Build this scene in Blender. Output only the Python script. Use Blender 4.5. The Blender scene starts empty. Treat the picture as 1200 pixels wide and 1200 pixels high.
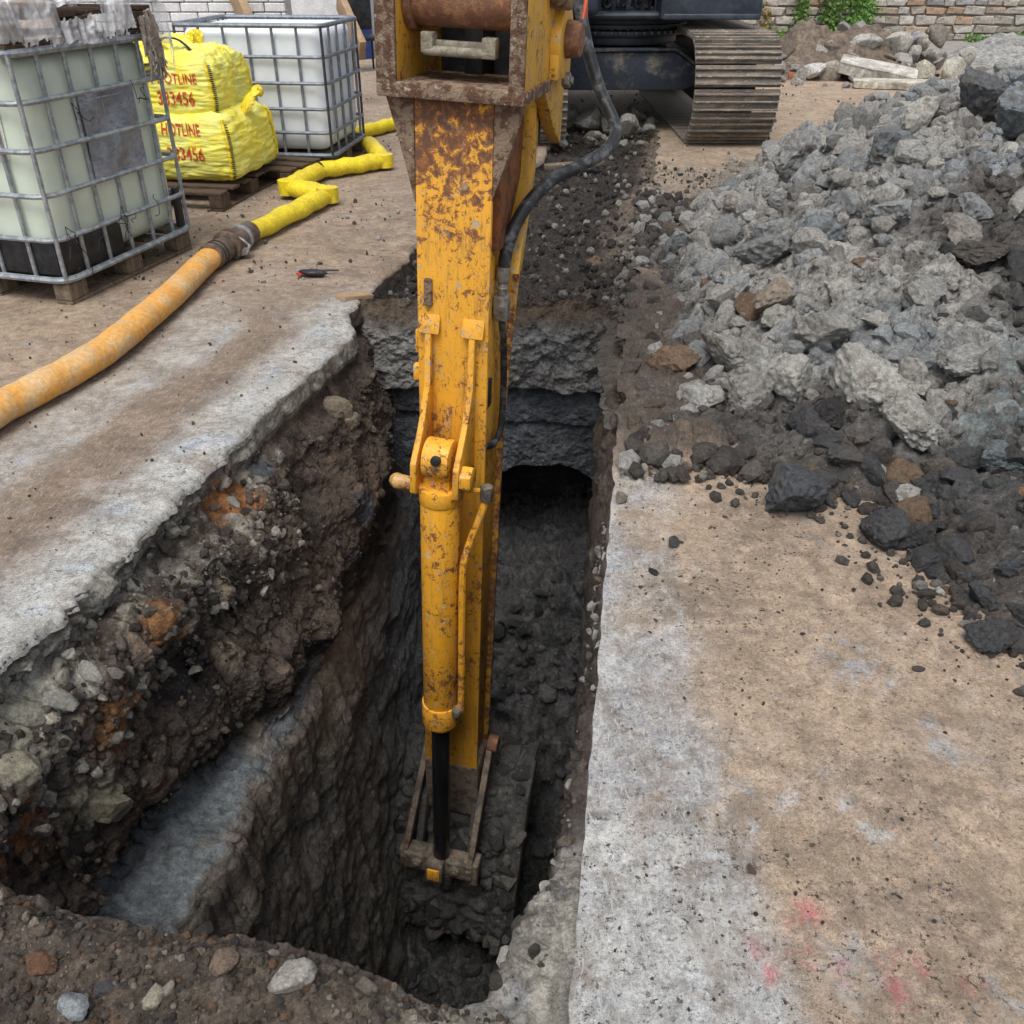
import bpy, bmesh, math, random
import numpy as np
from mathutils import Vector, Matrix

scene = bpy.context.scene
COL = scene.collection
R = math.radians
random.seed(7)
rng = np.random.default_rng(11)

# ------------------------------------------------------------------ camera, world, sun, exposure
CAM_H, PITCH, FPX = 1.6, 31.908, 1060.0            # eye height, tilt below the horizon, focal length for a 1200 px frame
cam_data = bpy.data.cameras.new('camera')
cam_data.sensor_fit = 'HORIZONTAL'
cam_data.angle = 2 * math.atan(600 / FPX)
cam_data.clip_start, cam_data.clip_end = 0.05, 400
cam = bpy.data.objects.new('camera', cam_data)
COL.objects.link(cam)
cam.location = (0, 0, CAM_H)
cam.rotation_euler = (R(90 - PITCH), 0, 0)
scene.camera = cam

SUN_ELEV, SUN_AZ = R(64), R(196)                   # high, very soft, from behind the viewer: a bright overcast day
world = bpy.data.worlds.new('World')
scene.world = world
world.use_nodes = True
wn = world.node_tree
sky = wn.nodes.new('ShaderNodeTexSky')
sky.sky_type = 'NISHITA'
sky.sun_disc = False
sky.sun_elevation = SUN_ELEV
sky.sun_rotation = SUN_AZ
sky.air_density, sky.dust_density, sky.ozone_density = 1.0, 3.0, 1.0
hsv = wn.nodes.new('ShaderNodeHueSaturation')
hsv.inputs['Saturation'].default_value = 0.35      # a white, overcast sky
wn.links.new(sky.outputs[0], hsv.inputs['Color'])
wn.links.new(hsv.outputs[0], wn.nodes['Background'].inputs[0])
wn.nodes['Background'].inputs[1].default_value = 0.14
sun_data = bpy.data.lights.new('sun', 'SUN')
sun_data.energy = 1.5
sun_data.angle = R(32)
sun_data.color = (1.0, 0.96, 0.9)
sun = bpy.data.objects.new('sun', sun_data)
COL.objects.link(sun)
sd = Vector((math.sin(SUN_AZ) * math.cos(SUN_ELEV), math.cos(SUN_AZ) * math.cos(SUN_ELEV), math.sin(SUN_ELEV)))
sun.rotation_euler = sd.to_track_quat('Z', 'Y').to_euler()
sun.location = (0, 0, 30)
scene.view_settings.view_transform = 'Standard'
scene.view_settings.look = 'None'
scene.view_settings.gamma = 1
scene.view_settings.use_curve_mapping = False
scene.view_settings.exposure = 0.5
scene.cycles.max_bounces = 6
scene.cycles.diffuse_bounces = 5

# ------------------------------------------------------------------ numpy noise
def _hash(ix, iy, iz, seed):
    h = (ix.astype(np.int64) * 374761393 + iy.astype(np.int64) * 668265263 + iz.astype(np.int64) * 2147483647 + seed * 974711) & 0xFFFFFFFF
    h = ((h ^ (h >> 13)) * 1274126177) & 0xFFFFFFFF
    h = ((h ^ (h >> 15)) * 2246822519) & 0xFFFFFFFF
    return h ^ (h >> 16)

def noise3(p, seed=0):
    """gradient-free smooth value noise in -1..1 for an (n,3) array"""
    i = np.floor(p).astype(np.int64)
    f = p - i
    w = f * f * f * (f * (f * 6 - 15) + 10)
    out = np.zeros(len(p))
    for dx in (0, 1):
        for dy in (0, 1):
            for dz in (0, 1):
                h = _hash(i[:, 0] + dx, i[:, 1] + dy, i[:, 2] + dz, seed)
                gx = (h & 1023) / 511.5 - 1
                gy = ((h >> 10) & 1023) / 511.5 - 1
                gz = ((h >> 20) & 1023) / 511.5 - 1
                d = gx * (f[:, 0] - dx) + gy * (f[:, 1] - dy) + gz * (f[:, 2] - dz)
                wt = (w[:, 0] if dx else 1 - w[:, 0]) * (w[:, 1] if dy else 1 - w[:, 1]) * (w[:, 2] if dz else 1 - w[:, 2])
                out += wt * d
    return out * 1.35

def fbm(p, octaves=5, gain=0.5, seed=0, ridged=False):
    a, s, tot = 1.0, 1.0, 0.0
    out = np.zeros(len(p))
    for k in range(octaves):
        n = noise3(p * s + 17.3 * k, seed + k * 31)
        if ridged:
            n = 1 - 2 * np.abs(n)
        out += a * n
        tot += a
        a *= gain
        s *= 2.03
    return out / tot

def worley(p, seed=0):
    """distance to nearest and second nearest feature point and a random value of the nearest cell"""
    i = np.floor(p).astype(np.int64)
    f1 = np.full(len(p), 9.0); f2 = np.full(len(p), 9.0); cid = np.zeros(len(p))
    for dx in (-1, 0, 1):
        for dy in (-1, 0, 1):
            for dz in (-1, 0, 1):
                c = i + np.array([dx, dy, dz])
                h = _hash(c[:, 0], c[:, 1], c[:, 2], seed)
                fx = c[:, 0] + (h & 1023) / 1023.0
                fy = c[:, 1] + ((h >> 10) & 1023) / 1023.0
                fz = c[:, 2] + ((h >> 20) & 1023) / 1023.0
                d = np.sqrt((p[:, 0] - fx) ** 2 + (p[:, 1] - fy) ** 2 + (p[:, 2] - fz) ** 2)
                near = d < f1
                f2 = np.where(near, f1, np.minimum(f2, d))
                cid = np.where(near, ((h >> 7) & 255) / 255.0, cid)
                f1 = np.where(near, d, f1)
    return f1, f2, cid

def sstep(a, b, x):
    t = np.clip((x - a) / (b - a), 0, 1)
    return t * t * (3 - 2 * t)

def mixc(c, d, w):
    return c + (np.asarray(d) - c) * w[:, None]

# ------------------------------------------------------------------ pixels of the survey photograph to points of the place
CP, SP = math.cos(R(PITCH)), math.sin(R(PITCH))

def ray(u, v):
    a, b = (u - 600) / FPX, (v - 600) / FPX
    return np.array([a, CP - b * SP, -SP - b * CP])

def at(u, v, z=0.0):
    r = ray(u, v)
    return np.array([0, 0, CAM_H]) + r * ((z - CAM_H) / r[2])

def project(P):
    x, y, z = P[:, 0], P[:, 1], P[:, 2] - CAM_H
    zc = y * CP - z * SP
    yc = -(y * SP + z * CP)
    return 600 + FPX * x / zc, 600 + FPX * yc / zc, zc

# ------------------------------------------------------------------ object helpers
def tag(o, label=None, cat=None, group=None, kind=None):
    if label: o['label'] = label
    if cat: o['category'] = cat
    if group: o['group'] = group
    if kind: o['kind'] = kind
    return o

def empty(name, loc=(0, 0, 0), rot=(0, 0, 0)):
    o = bpy.data.objects.new(name, None)
    o.empty_display_size = 0.1
    COL.objects.link(o)
    o.location = loc
    o.rotation_euler = rot
    return o

def link(name, me, parent=None, mat=None):
    o = bpy.data.objects.new(name, me)
    COL.objects.link(o)
    if mat is not None and not me.materials:
        me.materials.append(mat)
    if parent is not None:
        o.parent = parent
    return o

def mesh_np(name, V, F, col=None, mask=None, mat=None, smooth=True):
    """mesh from (n,3) vertices and (m,3|4) faces with colour and mask attributes on the points"""
    me = bpy.data.meshes.new(name)
    F = np.asarray(F)
    m, k = F.shape
    me.vertices.add(len(V)); me.loops.add(m * k); me.polygons.add(m)
    me.vertices.foreach_set('co', np.asarray(V, dtype=np.float32).ravel())
    me.loops.foreach_set('vertex_index', F.astype(np.int32).ravel())
    me.polygons.foreach_set('loop_start', np.arange(0, m * k, k, dtype=np.int32))
    me.polygons.foreach_set('loop_total', np.full(m, k, dtype=np.int32))
    me.polygons.foreach_set('use_smooth', np.full(m, smooth, dtype=bool))
    me.update(calc_edges=True)
    for nm, data in (('Col', col), ('Mask', mask)):
        if data is not None:
            a = me.attributes.new(nm, 'FLOAT_COLOR', 'POINT')
            full = np.ones((len(V), 4), dtype=np.float32)
            full[:, :data.shape[1]] = data
            a.data.foreach_set('color', full.ravel())
    if mat is not None:
        me.materials.append(mat)
    me.validate()
    return me

def grid_faces(n, m):
    i = np.arange(n * m).reshape(n, m)
    return np.stack([i[:-1, :-1], i[:-1, 1:], i[1:, 1:], i[1:, :-1]], -1).reshape(-1, 4)

def grid_normals(P):
    """P (n,m,3) -> unit normals, oriented du x dv"""
    du = np.gradient(P, axis=0); dv = np.gradient(P, axis=1)
    N = np.cross(du, dv)
    return N / (np.linalg.norm(N, axis=-1, keepdims=True) + 1e-9)

class MB:
    """collects simple solids into one mesh"""
    def __init__(self):
        self.bm = bmesh.new()
    def _xf(self, vs, M):
        if M is not None:
            bmesh.ops.transform(self.bm, matrix=M, verts=vs)
    def box(self, c, s, rot=None, taper=None):
        g = bmesh.ops.create_cube(self.bm, size=1.0)
        vs = g['verts']
        for v in vs:
            v.co = Vector((v.co.x * s[0], v.co.y * s[1], v.co.z * s[2]))
        M = Matrix.Translation(c)
        if rot is not None:
            M = M @ (rot if isinstance(rot, Matrix) else Matrix.Rotation(rot, 4, 'Z'))
        self._xf(vs, M)
        return self
    def cyl(self, p0, p1, r0, r1=None, n=20, caps=True):
        p0, p1 = Vector(p0), Vector(p1)
        d = p1 - p0
        g = bmesh.ops.create_cone(self.bm, cap_ends=caps, segments=n, radius1=r0, radius2=r0 if r1 is None else r1, depth=d.length)
        M = Matrix.Translation((p0 + p1) / 2) @ d.to_track_quat('Z', 'Y').to_matrix().to_4x4()
        self._xf(g['verts'], M)
        return self
    def prism(self, poly, lo, hi, axis='x'):
        """polygon in the two other axes, extruded from lo to hi along axis"""
        def co(a, b, t):
            return {'x': (t, a, b), 'y': (a, t, b), 'z': (a, b, t)}[axis]
        A = [self.bm.verts.new(co(a, b, lo)) for a, b in poly]
        B = [self.bm.verts.new(co(a, b, hi)) for a, b in poly]
        n = len(poly)
        fs = [self.bm.faces.new(A), self.bm.faces.new(B[::-1])]
        for i in range(n):
            j = (i + 1) % n
            fs.append(self.bm.faces.new((A[j], A[i], B[i], B[j])))
        bmesh.ops.recalc_face_normals(self.bm, faces=fs)
        return self
    def tube(self, pts, r, n=10, flat=1.0, caps=True):
        pts = [Vector(p) for p in pts]
        rs = r if isinstance(r, (list, tuple)) else [r] * len(pts)
        rings = []
        up = None
        for i, p in enumerate(pts):
            a = (pts[i] - pts[i - 1]).normalized() if i else (pts[1] - pts[0]).normalized()
            b = (pts[i + 1] - pts[i]).normalized() if i < len(pts) - 1 else a
            t = (a + b)
            t = t.normalized() if t.length > 0.2 else a
            if up is None:
                up = Vector((0, 0, 1)) if abs(t.z) < 0.9 else Vector((1, 0, 0))
            side = t.cross(up)
            side = side.normalized() if side.length > 1e-4 else t.orthogonal().normalized()
            up = side.cross(t).normalized()
            rings.append([self.bm.verts.new(p + side * (math.cos(q) * rs[i]) + up * (math.sin(q) * rs[i] * flat))
                          for q in [2 * math.pi * k / n for k in range(n)]])
        for A, B in zip(rings, rings[1:]):
            for k in range(n):
                self.bm.faces.new((A[k], A[(k + 1) % n], B[(k + 1) % n], B[k]))
        if caps:
            self.bm.faces.new(rings[0][::-1]); self.bm.faces.new(rings[-1])
        return self
    def mesh(self, name, mat=None, bevel=0.0, seg=2, angle=35):
        bm = self.bm
        bmesh.ops.recalc_face_normals(bm, faces=bm.faces[:])
        if bevel > 0:
            es = [e for e in bm.edges if len(e.link_faces) == 2 and e.calc_face_angle(0) > R(30)]
            bmesh.ops.bevel(bm, geom=es, offset=bevel, offset_type='OFFSET', segments=seg, profile=0.5, affect='EDGES', clamp_overlap=True)
        me = bpy.data.meshes.new(name)
        bm.to_mesh(me); bm.free()
        me.polygons.foreach_set('use_smooth', [True] * len(me.polygons))
        me.set_sharp_from_angle(angle=R(angle))
        if mat is not None:
            me.materials.append(mat)
        return me
    def build(self, name, mat, parent=None, bevel=0.0, seg=2, angle=35):
        return link(name, self.mesh(name, mat, bevel, seg, angle), parent)

def bez(p, n=40):
    """Catmull-Rom through points"""
    p = [np.asarray(q, float) for q in p]
    q = [2 * p[0] - p[1]] + p + [2 * p[-1] - p[-2]]
    out = []
    for i in range(1, len(q) - 2):
        for t in np.linspace(0, 1, n, endpoint=False):
            a, b, c, d = q[i - 1:i + 3]
            out.append(0.5 * ((2 * b) + (-a + c) * t + (2 * a - 5 * b + 4 * c - d) * t * t + (-a + 3 * b - 3 * c + d) * t ** 3))
    out.append(p[-1])
    return out

# ------------------------------------------------------------------ materials
class NT:
    def __init__(self, name):
        self.m = bpy.data.materials.new(name)
        self.m.use_nodes = True
        self.t = self.m.node_tree
        self.b = self.t.nodes['Principled BSDF']
        self.co = None
    def n(self, kind, **kw):
        x = self.t.nodes.new(kind)
        for k, v in kw.items():
            setattr(x, k, v)
        return x
    def l(self, a, b):
        self.t.links.new(a, b)
    def coord(self):
        if self.co is None:
            self.co = self.n('ShaderNodeTexCoord').outputs['Object']
        return self.co
    def noise(self, scale, detail=5, rough=0.6, dist=0.0, vec=None, stretch=None):
        x = self.n('ShaderNodeTexNoise')
        x.inputs['Scale'].default_value = scale; x.inputs['Detail'].default_value = detail
        x.inputs['Roughness'].default_value = rough; x.inputs['Distortion'].default_value = dist
        v = vec or self.coord()
        if stretch:
            mp = self.n('ShaderNodeMapping'); mp.inputs['Scale'].default_value = stretch
            self.l(v, mp.inputs[0]); v = mp.outputs[0]
        self.l(v, x.inputs['Vector'])
        return x.outputs['Fac']
    def voro(self, scale, feature='F1', out='Distance', vec=None):
        x = self.n('ShaderNodeTexVoronoi', feature=feature)
        x.inputs['Scale'].default_value = scale
        self.l(vec or self.coord(), x.inputs['Vector'])
        return x.outputs[out]
    def ramp(self, fac, a, b, lo=0.0, hi=1.0):
        x = self.n('ShaderNodeMapRange', interpolation_type='SMOOTHSTEP')
        x.inputs['From Min'].default_value = a; x.inputs['From Max'].default_value = b
        x.inputs['To Min'].default_value = lo; x.inputs['To Max'].default_value = hi
        self.l(fac, x.inputs['Value'])
        return x.outputs[0]
    def math(self, op, a, b=None):
        x = self.n('ShaderNodeMath', operation=op)
        for i, v in enumerate((a, b)):
            if v is None: continue
            if isinstance(v, (int, float)): x.inputs[i].default_value = v
            else: self.l(v, x.inputs[i])
        return x.outputs[0]
    def mix(self, fac, a, b, blend='MIX'):
        x = self.n('ShaderNodeMix', data_type='RGBA', blend_type=blend)
        for i, v in ((0, fac), (6, a), (7, b)):
            if isinstance(v, (int, float)): x.inputs[i].default_value = v
            elif isinstance(v, (tuple, list)): x.inputs[i].default_value = (*v[:3], 1)
            else: self.l(v, x.inputs[i])
        return x.outputs[2]
    def attr(self, name, out='Color'):
        return self.n('ShaderNodeAttribute', attribute_name=name).outputs[out]
    def sep(self, c):
        x = self.n('ShaderNodeSeparateColor'); self.l(c, x.inputs[0]); return x.outputs
    def bump(self, h, strength=0.5, dist=0.01, prev=None):
        x = self.n('ShaderNodeBump')
        x.inputs['Strength'].default_value = strength; x.inputs['Distance'].default_value = dist
        self.l(h, x.inputs['Height'])
        if prev is not None: self.l(prev, x.inputs['Normal'])
        return x.outputs[0]
    def out(self, color=None, rough=None, normal=None, metal=None, spec=None):
        for k, v in (('Base Color', color), ('Roughness', rough), ('Normal', normal), ('Metallic', metal), ('Specular IOR Level', spec)):
            if v is None: continue
            s = self.b.inputs[k]
            if isinstance(v, (int, float)): s.default_value = v
            elif isinstance(v, tuple): s.default_value = (*v[:3], 1)
            else: self.l(v, s)
        return self.m

def mat_earth(name, bump=1.0, coarse=1.0):
    """soil, clay, stone: colour and wetness come from the mesh, grain from the nodes"""
    k = NT(name)
    c = k.attr('Col'); mk = k.sep(k.attr('Mask'))
    n1 = k.noise(30 * coarse, 9, 0.72); n2 = k.noise(170 * coarse, 5, 0.75); n3 = k.noise(8 * coarse, 6, 0.65)
    v = k.voro(85 * coarse)
    f = k.math('MULTIPLY', k.ramp(n1, 0.3, 0.7, 0.5, 1.5), k.ramp(n2, 0.25, 0.75, 0.6, 1.4))
    f = k.math('MULTIPLY', f, k.ramp(n3, 0.3, 0.7, 0.78, 1.22))
    comb = k.n('ShaderNodeCombineColor')
    for i in range(3): k.l(f, comb.inputs[i])
    col = k.mix(1.0, c, comb.outputs[0], 'MULTIPLY')
    crumb = k.ramp(k.noise(130 * coarse, 2, 0.5), 0.66, 0.70)
    col = k.mix(k.math('MULTIPLY', crumb, mk[0]), col, (0.32, 0.30, 0.27))
    dark = k.ramp(k.noise(85 * coarse, 3, 0.6), 0.60, 0.66)
    col = k.mix(k.math('MULTIPLY', dark, mk[2]), col, (0.03, 0.027, 0.025))
    rough = k.math('ADD', k.ramp(mk[1], 0, 1, 0.92, 0.24), k.ramp(n1, 0.3, 0.7, -0.10, 0.12))
    b = k.bump(n1, 0.9 * bump, 0.03)
    b = k.bump(v, 0.45 * bump, 0.010, b)
    b = k.bump(n2, 0.8 * bump, 0.006, b)
    return k.out(col, rough, b, spec=k.ramp(mk[1], 0, 1, 0.3, 0.75))

def mat_rock(name):
    """loose stones and clods; the object colour carries the kind of stone"""
    k = NT(name)
    oi = k.n('ShaderNodeObjectInfo')
    n1 = k.noise(6, 8, 0.70); n2 = k.noise(34, 6, 0.75); n3 = k.noise(2.0, 4, 0.6)
    f = k.math('MULTIPLY', k.ramp(n1, 0.3, 0.7, 0.62, 1.35), k.ramp(n2, 0.28, 0.72, 0.65, 1.32))
    comb = k.n('ShaderNodeCombineColor')
    for i in range(3): k.l(f, comb.inputs[i])
    col = k.mix(1.0, oi.outputs['Color'], comb.outputs[0], 'MULTIPLY')
    col = k.mix(k.ramp(n3, 0.54, 0.66, 0, 0.55), col, (0.13, 0.105, 0.08))
    col = k.mix(k.ramp(k.noise(18, 3, 0.6), 0.62, 0.68, 0, 0.6), col, (0.04, 0.037, 0.034))
    b = k.bump(n1, 0.8, 0.04)
    b = k.bump(n2, 0.8, 0.012, b)
    return k.out(col, 0.88, b, spec=0.3)

def mat_pebbles(name):
    k = NT(name)
    c = k.attr('Col')
    n2 = k.noise(70, 7, 0.75)
    f = k.ramp(n2, 0.3, 0.7, 0.55, 1.4)
    comb = k.n('ShaderNodeCombineColor')
    for i in range(3): k.l(f, comb.inputs[i])
    return k.out(k.mix(1.0, c, comb.outputs[0], 'MULTIPLY'), 0.92, k.bump(n2, 1.0, 0.02), spec=0.25)

def mat_ground(name):
    """concrete and trodden dirt: broad colours on the mesh, stains, specks and grain here"""
    k = NT(name)
    c = k.attr('Col'); mk = k.sep(k.attr('Mask'))
    n0 = k.noise(4.5, 7, 0.7, 0.3); n1 = k.noise(22, 9, 0.75); n2 = k.noise(120, 7, 0.8); n3 = k.noise(380, 4, 0.75)
    scr = k.noise(55, 7, 0.75, 0.8, stretch=(1.6, 0.45, 1))
    f = k.math('MULTIPLY', k.ramp(n1, 0.3, 0.7, 0.68, 1.28), k.ramp(n2, 0.28, 0.72, 0.62, 1.34))
    f = k.math('MULTIPLY', f, k.ramp(n3, 0.28, 0.72, 0.70, 1.28))
    f = k.math('MULTIPLY', f, k.ramp(n0, 0.3, 0.7, 0.80, 1.12))
    comb = k.n('ShaderNodeCombineColor')
    for i in range(3): k.l(f, comb.inputs[i])
    col = k.mix(1.0, c, comb.outputs[0], 'MULTIPLY')
    # brown mud film in patches and dark specks of mud
    pale = k.ramp(k.sep(c)[0], 0.14, 0.24)
    film = k.math('MULTIPLY', k.ramp(k.noise(6, 9, 0.78, 0.6), 0.48, 0.62), k.math('MULTIPLY', pale, 0.62))
    col = k.mix(film, col, (0.185, 0.14, 0.10))
    col = k.mix(k.math('MULTIPLY', k.ramp(k.noise(3.1, 8, 0.75, 0.8), 0.54, 0.68), k.math('MULTIPLY', pale, 0.5)), col, (0.40, 0.375, 0.34))
    col = k.mix(k.math('MULTIPLY', k.ramp(k.noise(13, 7, 0.78, 0.4), 0.55, 0.66), 0.45), col, (0.13, 0.105, 0.082))
    sp = k.ramp(k.noise(75, 4, 0.7), 0.54, 0.60)
    sp2 = k.ramp(k.noise(17, 5, 0.7), 0.44, 0.60)
    col = k.mix(k.math('MULTIPLY', k.math('MULTIPLY', sp, sp2), mk[0]), col, (0.045, 0.038, 0.033))
    sp3 = k.ramp(k.noise(210, 3, 0.6), 0.62, 0.68)
    col = k.mix(k.math('MULTIPLY', sp3, k.ramp(mk[0], 0, 1, 0.25, 0.9)), col, (0.05, 0.043, 0.038))
    fl = k.math('MULTIPLY', k.ramp(scr, 0.53, 0.64), mk[2])
    col = k.mix(fl, col, (0.50, 0.50, 0.485))
    b = k.bump(n1, 0.5, 0.012)
    b = k.bump(n2, 0.8, 0.005, b)
    b = k.bump(n3, 0.6, 0.002, b)
    return k.out(col, k.ramp(mk[1], 0, 1, 0.92, 0.6), b, spec=0.3)

def mat_paint(name, paint, rust=0.35, zlo=None, zhi=None, dirt=0.3, scale=1.0, rough=0.45, primer=(0.33, 0.32, 0.29)):
    """worn machine paint: chips to primer and rust, dirt film; heavier rust towards zhi when given"""
    k = NT(name)
    big = k.noise(5 * scale, 5, 0.6); mid = k.noise(26 * scale, 7, 0.72, 0.4); fine = k.noise(110 * scale, 4, 0.7)
    streak = k.noise(14 * scale, 6, 0.7, stretch=(2.4, 2.4, 0.28))
    amt = k.math('ADD', k.math('MULTIPLY', mid, 0.72), k.math('MULTIPLY', big, 0.28))
    if zlo is not None:
        s = k.n('ShaderNodeSeparateXYZ'); k.l(k.coord(), s.inputs[0])
        g = k.ramp(s.outputs['Z'], zlo, zhi, 0.0, 0.15)
        amt = k.math('ADD', amt, g)
    th = 0.655 - rust * 0.17
    scr = k.noise(60 * scale, 6, 0.8, 1.2, stretch=(1.5, 1.5, .5))
    col = k.mix(k.ramp(big, 0.3, 0.7, 0, 0.5), paint, tuple(x * 0.72 for x in paint))
    col = k.mix(k.ramp(fine, 0.3, 0.7, 0, 0.25), col, tuple(min(1, x * 1.2 + 0.03) for x in paint))
    col = k.mix(k.math('MULTIPLY', k.ramp(streak, 0.5, 0.7), dirt), col, (0.20, 0.125, 0.06))
    col = k.mix(k.ramp(k.noise(17 * scale, 7, 0.8), 0.595, 0.62), col, primer)
    col = k.mix(k.ramp(amt, th - 0.015, th + 0.012), col, (0.25, 0.10, 0.035))
    col = k.mix(k.ramp(amt, th + 0.03, th + 0.09), col, (0.11, 0.055, 0.032))
    col = k.mix(k.ramp(k.math('ADD', k.math('MULTIPLY', scr, .75), k.math('MULTIPLY', big, .25)), 0.555, 0.58), col, (0.17, 0.075, 0.03))
    col = k.mix(k.ramp(fine, 0.66, 0.69), col, (0.06, 0.035, 0.02))
    col = k.mix(k.math('MULTIPLY', k.ramp(k.noise(10 * scale, 8, 0.8, 0.5), 0.54, 0.66), 0.55), col, (0.45, 0.36, 0.22))
    r = k.ramp(amt, th - 0.05, th + 0.03, rough, 0.85)
    b = k.bump(k.ramp(amt, th - 0.03, th + 0.03, 1, 0), 0.35, 0.004)
    b = k.bump(fine, 0.18, 0.003, b)
    return k.out(col, r, b, spec=0.4)

def mat_mix(name, a, b, scale=20, lo=0.4, hi=0.6, rough=0.6, metal=0.0, bump=0.3, stretch=None, dist=0.005, spec=0.4, c3=None, rough2=None):
    k = NT(name)
    n = k.noise(scale, 6, 0.68, 0.3, stretch=stretch); f = k.noise(scale * 7, 4, 0.65, stretch=stretch)
    col = k.mix(k.ramp(n, lo, hi), a, b)
    if c3 is not None:
        col = k.mix(k.ramp(k.noise(scale * 2.3, 5, 0.7), 0.58, 0.66), col, c3)
    v = k.ramp(f, 0.25, 0.75, 0.82, 1.18)
    comb = k.n('ShaderNodeCombineColor')
    for i in range(3): k.l(v, comb.inputs[i])
    col = k.mix(1.0, col, comb.outputs[0], 'MULTIPLY')
    nb = k.bump(n, bump, dist * 2); nb = k.bump(f, bump, dist, nb)
    r = rough if rough2 is None else k.ramp(n, lo, hi, rough, rough2)
    return k.out(col, r, nb, metal, spec)

EARTH = mat_earth('earth')
EARTH_FAR = mat_earth('earth_coarse', 1.0, 0.5)
GROUND = mat_ground('trodden_ground')
ROCK = mat_rock('loose_stone')
PEB = mat_pebbles('crumbs')
YEL = (0.72, 0.345, 0.026)
M_STICK = mat_paint('worn_yellow_paint', YEL, 0.50, 0.45, 1.3, 0.6)
M_CYL = mat_paint('cylinder_yellow_paint', (0.80, 0.375, 0.025), 0.62, None, None, 0.45, 1.3, 0.38, (0.50, 0.50, 0.46))
M_CHEEK = mat_paint('faded_yellow_paint', (0.66, 0.36, 0.04), 0.45, None, None, 0.35, 0.8)
M_RUSTY = mat_mix('rust_and_mud', (0.27, 0.20, 0.14), (0.13, 0.07, 0.045), 20, 0.44, 0.56, 0.9, 0, 0.9, None, 0.008, 0.3, (0.42, 0.36, 0.28))
M_TUBE = mat_mix('brown_rust', (0.16, 0.075, 0.045), (0.30, 0.15, 0.07), 24, 0.45, 0.65, 0.75, 0, 0.5)
M_RUSTWEB = mat_mix('orange_rust', (0.24, 0.085, 0.03), (0.10, 0.045, 0.025), 22, 0.45, 0.62, 0.8, 0, 0.4)
M_MUD = mat_mix('black_mud', (0.065, 0.062, 0.060), (0.12, 0.115, 0.105), 14, 0.35, 0.65, 0.55, 0, 0.9, None, 0.02, 0.4)
M_LINK = mat_mix('muddy_link_steel', (0.19, 0.155, 0.12), (0.07, 0.06, 0.05), 18, 0.4, 0.62, 0.75, 0, 0.6, None, 0.006, 0.4, (0.30, 0.15, 0.07))
M_ROD = mat_mix('oiled_black_rod', (0.010, 0.010, 0.011), (0.018, 0.017, 0.017), 30, 0.4, 0.6, 0.22, 0.2, 0.1, (1, 1, 0.1))
M_STEEL = mat_mix('dull_steel', (0.30, 0.29, 0.27), (0.17, 0.15, 0.13), 30, 0.4, 0.6, 0.5, 0.5, 0.3)
M_RUBBER = mat_mix('dusty_black_rubber', (0.018, 0.019, 0.021), (0.15, 0.155, 0.16), 14, 0.46, 0.68, 0.5, 0, 0.2, (1, 1, 1), 0.003)
M_NAVY = mat_mix('dark_blue_grey_paint', (0.022, 0.030, 0.044), (0.045, 0.058, 0.078), 6, 0.4, 0.65, 0.45, 0, 0.15, None, 0.004, 0.5)
M_NAVY_DIRTY = mat_mix('dirty_blue_grey_paint', (0.030, 0.038, 0.052), (0.20, 0.175, 0.145), 5, 0.5, 0.72, 0.7, 0, 0.3)
M_SHOE = mat_mix('muddy_track_steel', (0.30, 0.25, 0.20), (0.15, 0.135, 0.12), 9, 0.4, 0.62, 0.8, 0.1, 0.7, (0.5, 2, 2), 0.008, 0.4, (0.42, 0.36, 0.28))
M_DARK = mat_mix('black_steel', (0.012, 0.012, 0.014), (0.03, 0.03, 0.032), 10, 0.4, 0.6, 0.7)  # one near-black tone for frames, wires, stitching and chair legs
M_GALV = mat_mix('galvanised_steel', (0.40, 0.43, 0.46), (0.24, 0.27, 0.30), 22, 0.4, 0.6, 0.42, 0.55, 0.1)
M_GALV2 = mat_mix('galvanised_steel_grey', (0.26, 0.29, 0.33), (0.18, 0.20, 0.24), 22, 0.4, 0.6, 0.45, 0.5, 0.1)
M_WOOD = mat_mix('weathered_pallet_wood', (0.22, 0.175, 0.125), (0.11, 0.085, 0.06), 9, 0.35, 0.65, 0.85, 0, 0.5, (6, 1, 1), 0.006, 0.3, (0.30, 0.26, 0.20))
M_WOOD2 = mat_mix('dark_pallet_wood', (0.12, 0.08, 0.052), (0.06, 0.042, 0.03), 9, 0.35, 0.65, 0.85, 0, 0.5, (6, 1, 1), 0.006, 0.3)
M_BLACKPL = mat_mix('black_plastic', (0.012, 0.013, 0.015), (0.03, 0.03, 0.032), 12, 0.4, 0.65, 0.45)

def mat_plastic(name, c, sss=0.25):
    k = NT(name)
    n = k.noise(3, 5, 0.6); f = k.noise(40, 4, 0.7)
    col = k.mix(k.ramp(n, 0.35, 0.65), c, tuple(x * 0.88 for x in c))
    k.b.inputs['Subsurface Weight'].default_value = sss
    k.b.inputs['Subsurface Radius'].default_value = (0.06, 0.06, 0.05)
    return k.out(col, 0.42, k.bump(n, 0.15, 0.02), spec=0.4)
M_TANK1 = mat_plastic('milky_green_plastic', (0.60, 0.68, 0.58))
M_TANK2 = mat_plastic('milky_white_plastic', (0.76, 0.80, 0.84))

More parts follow.
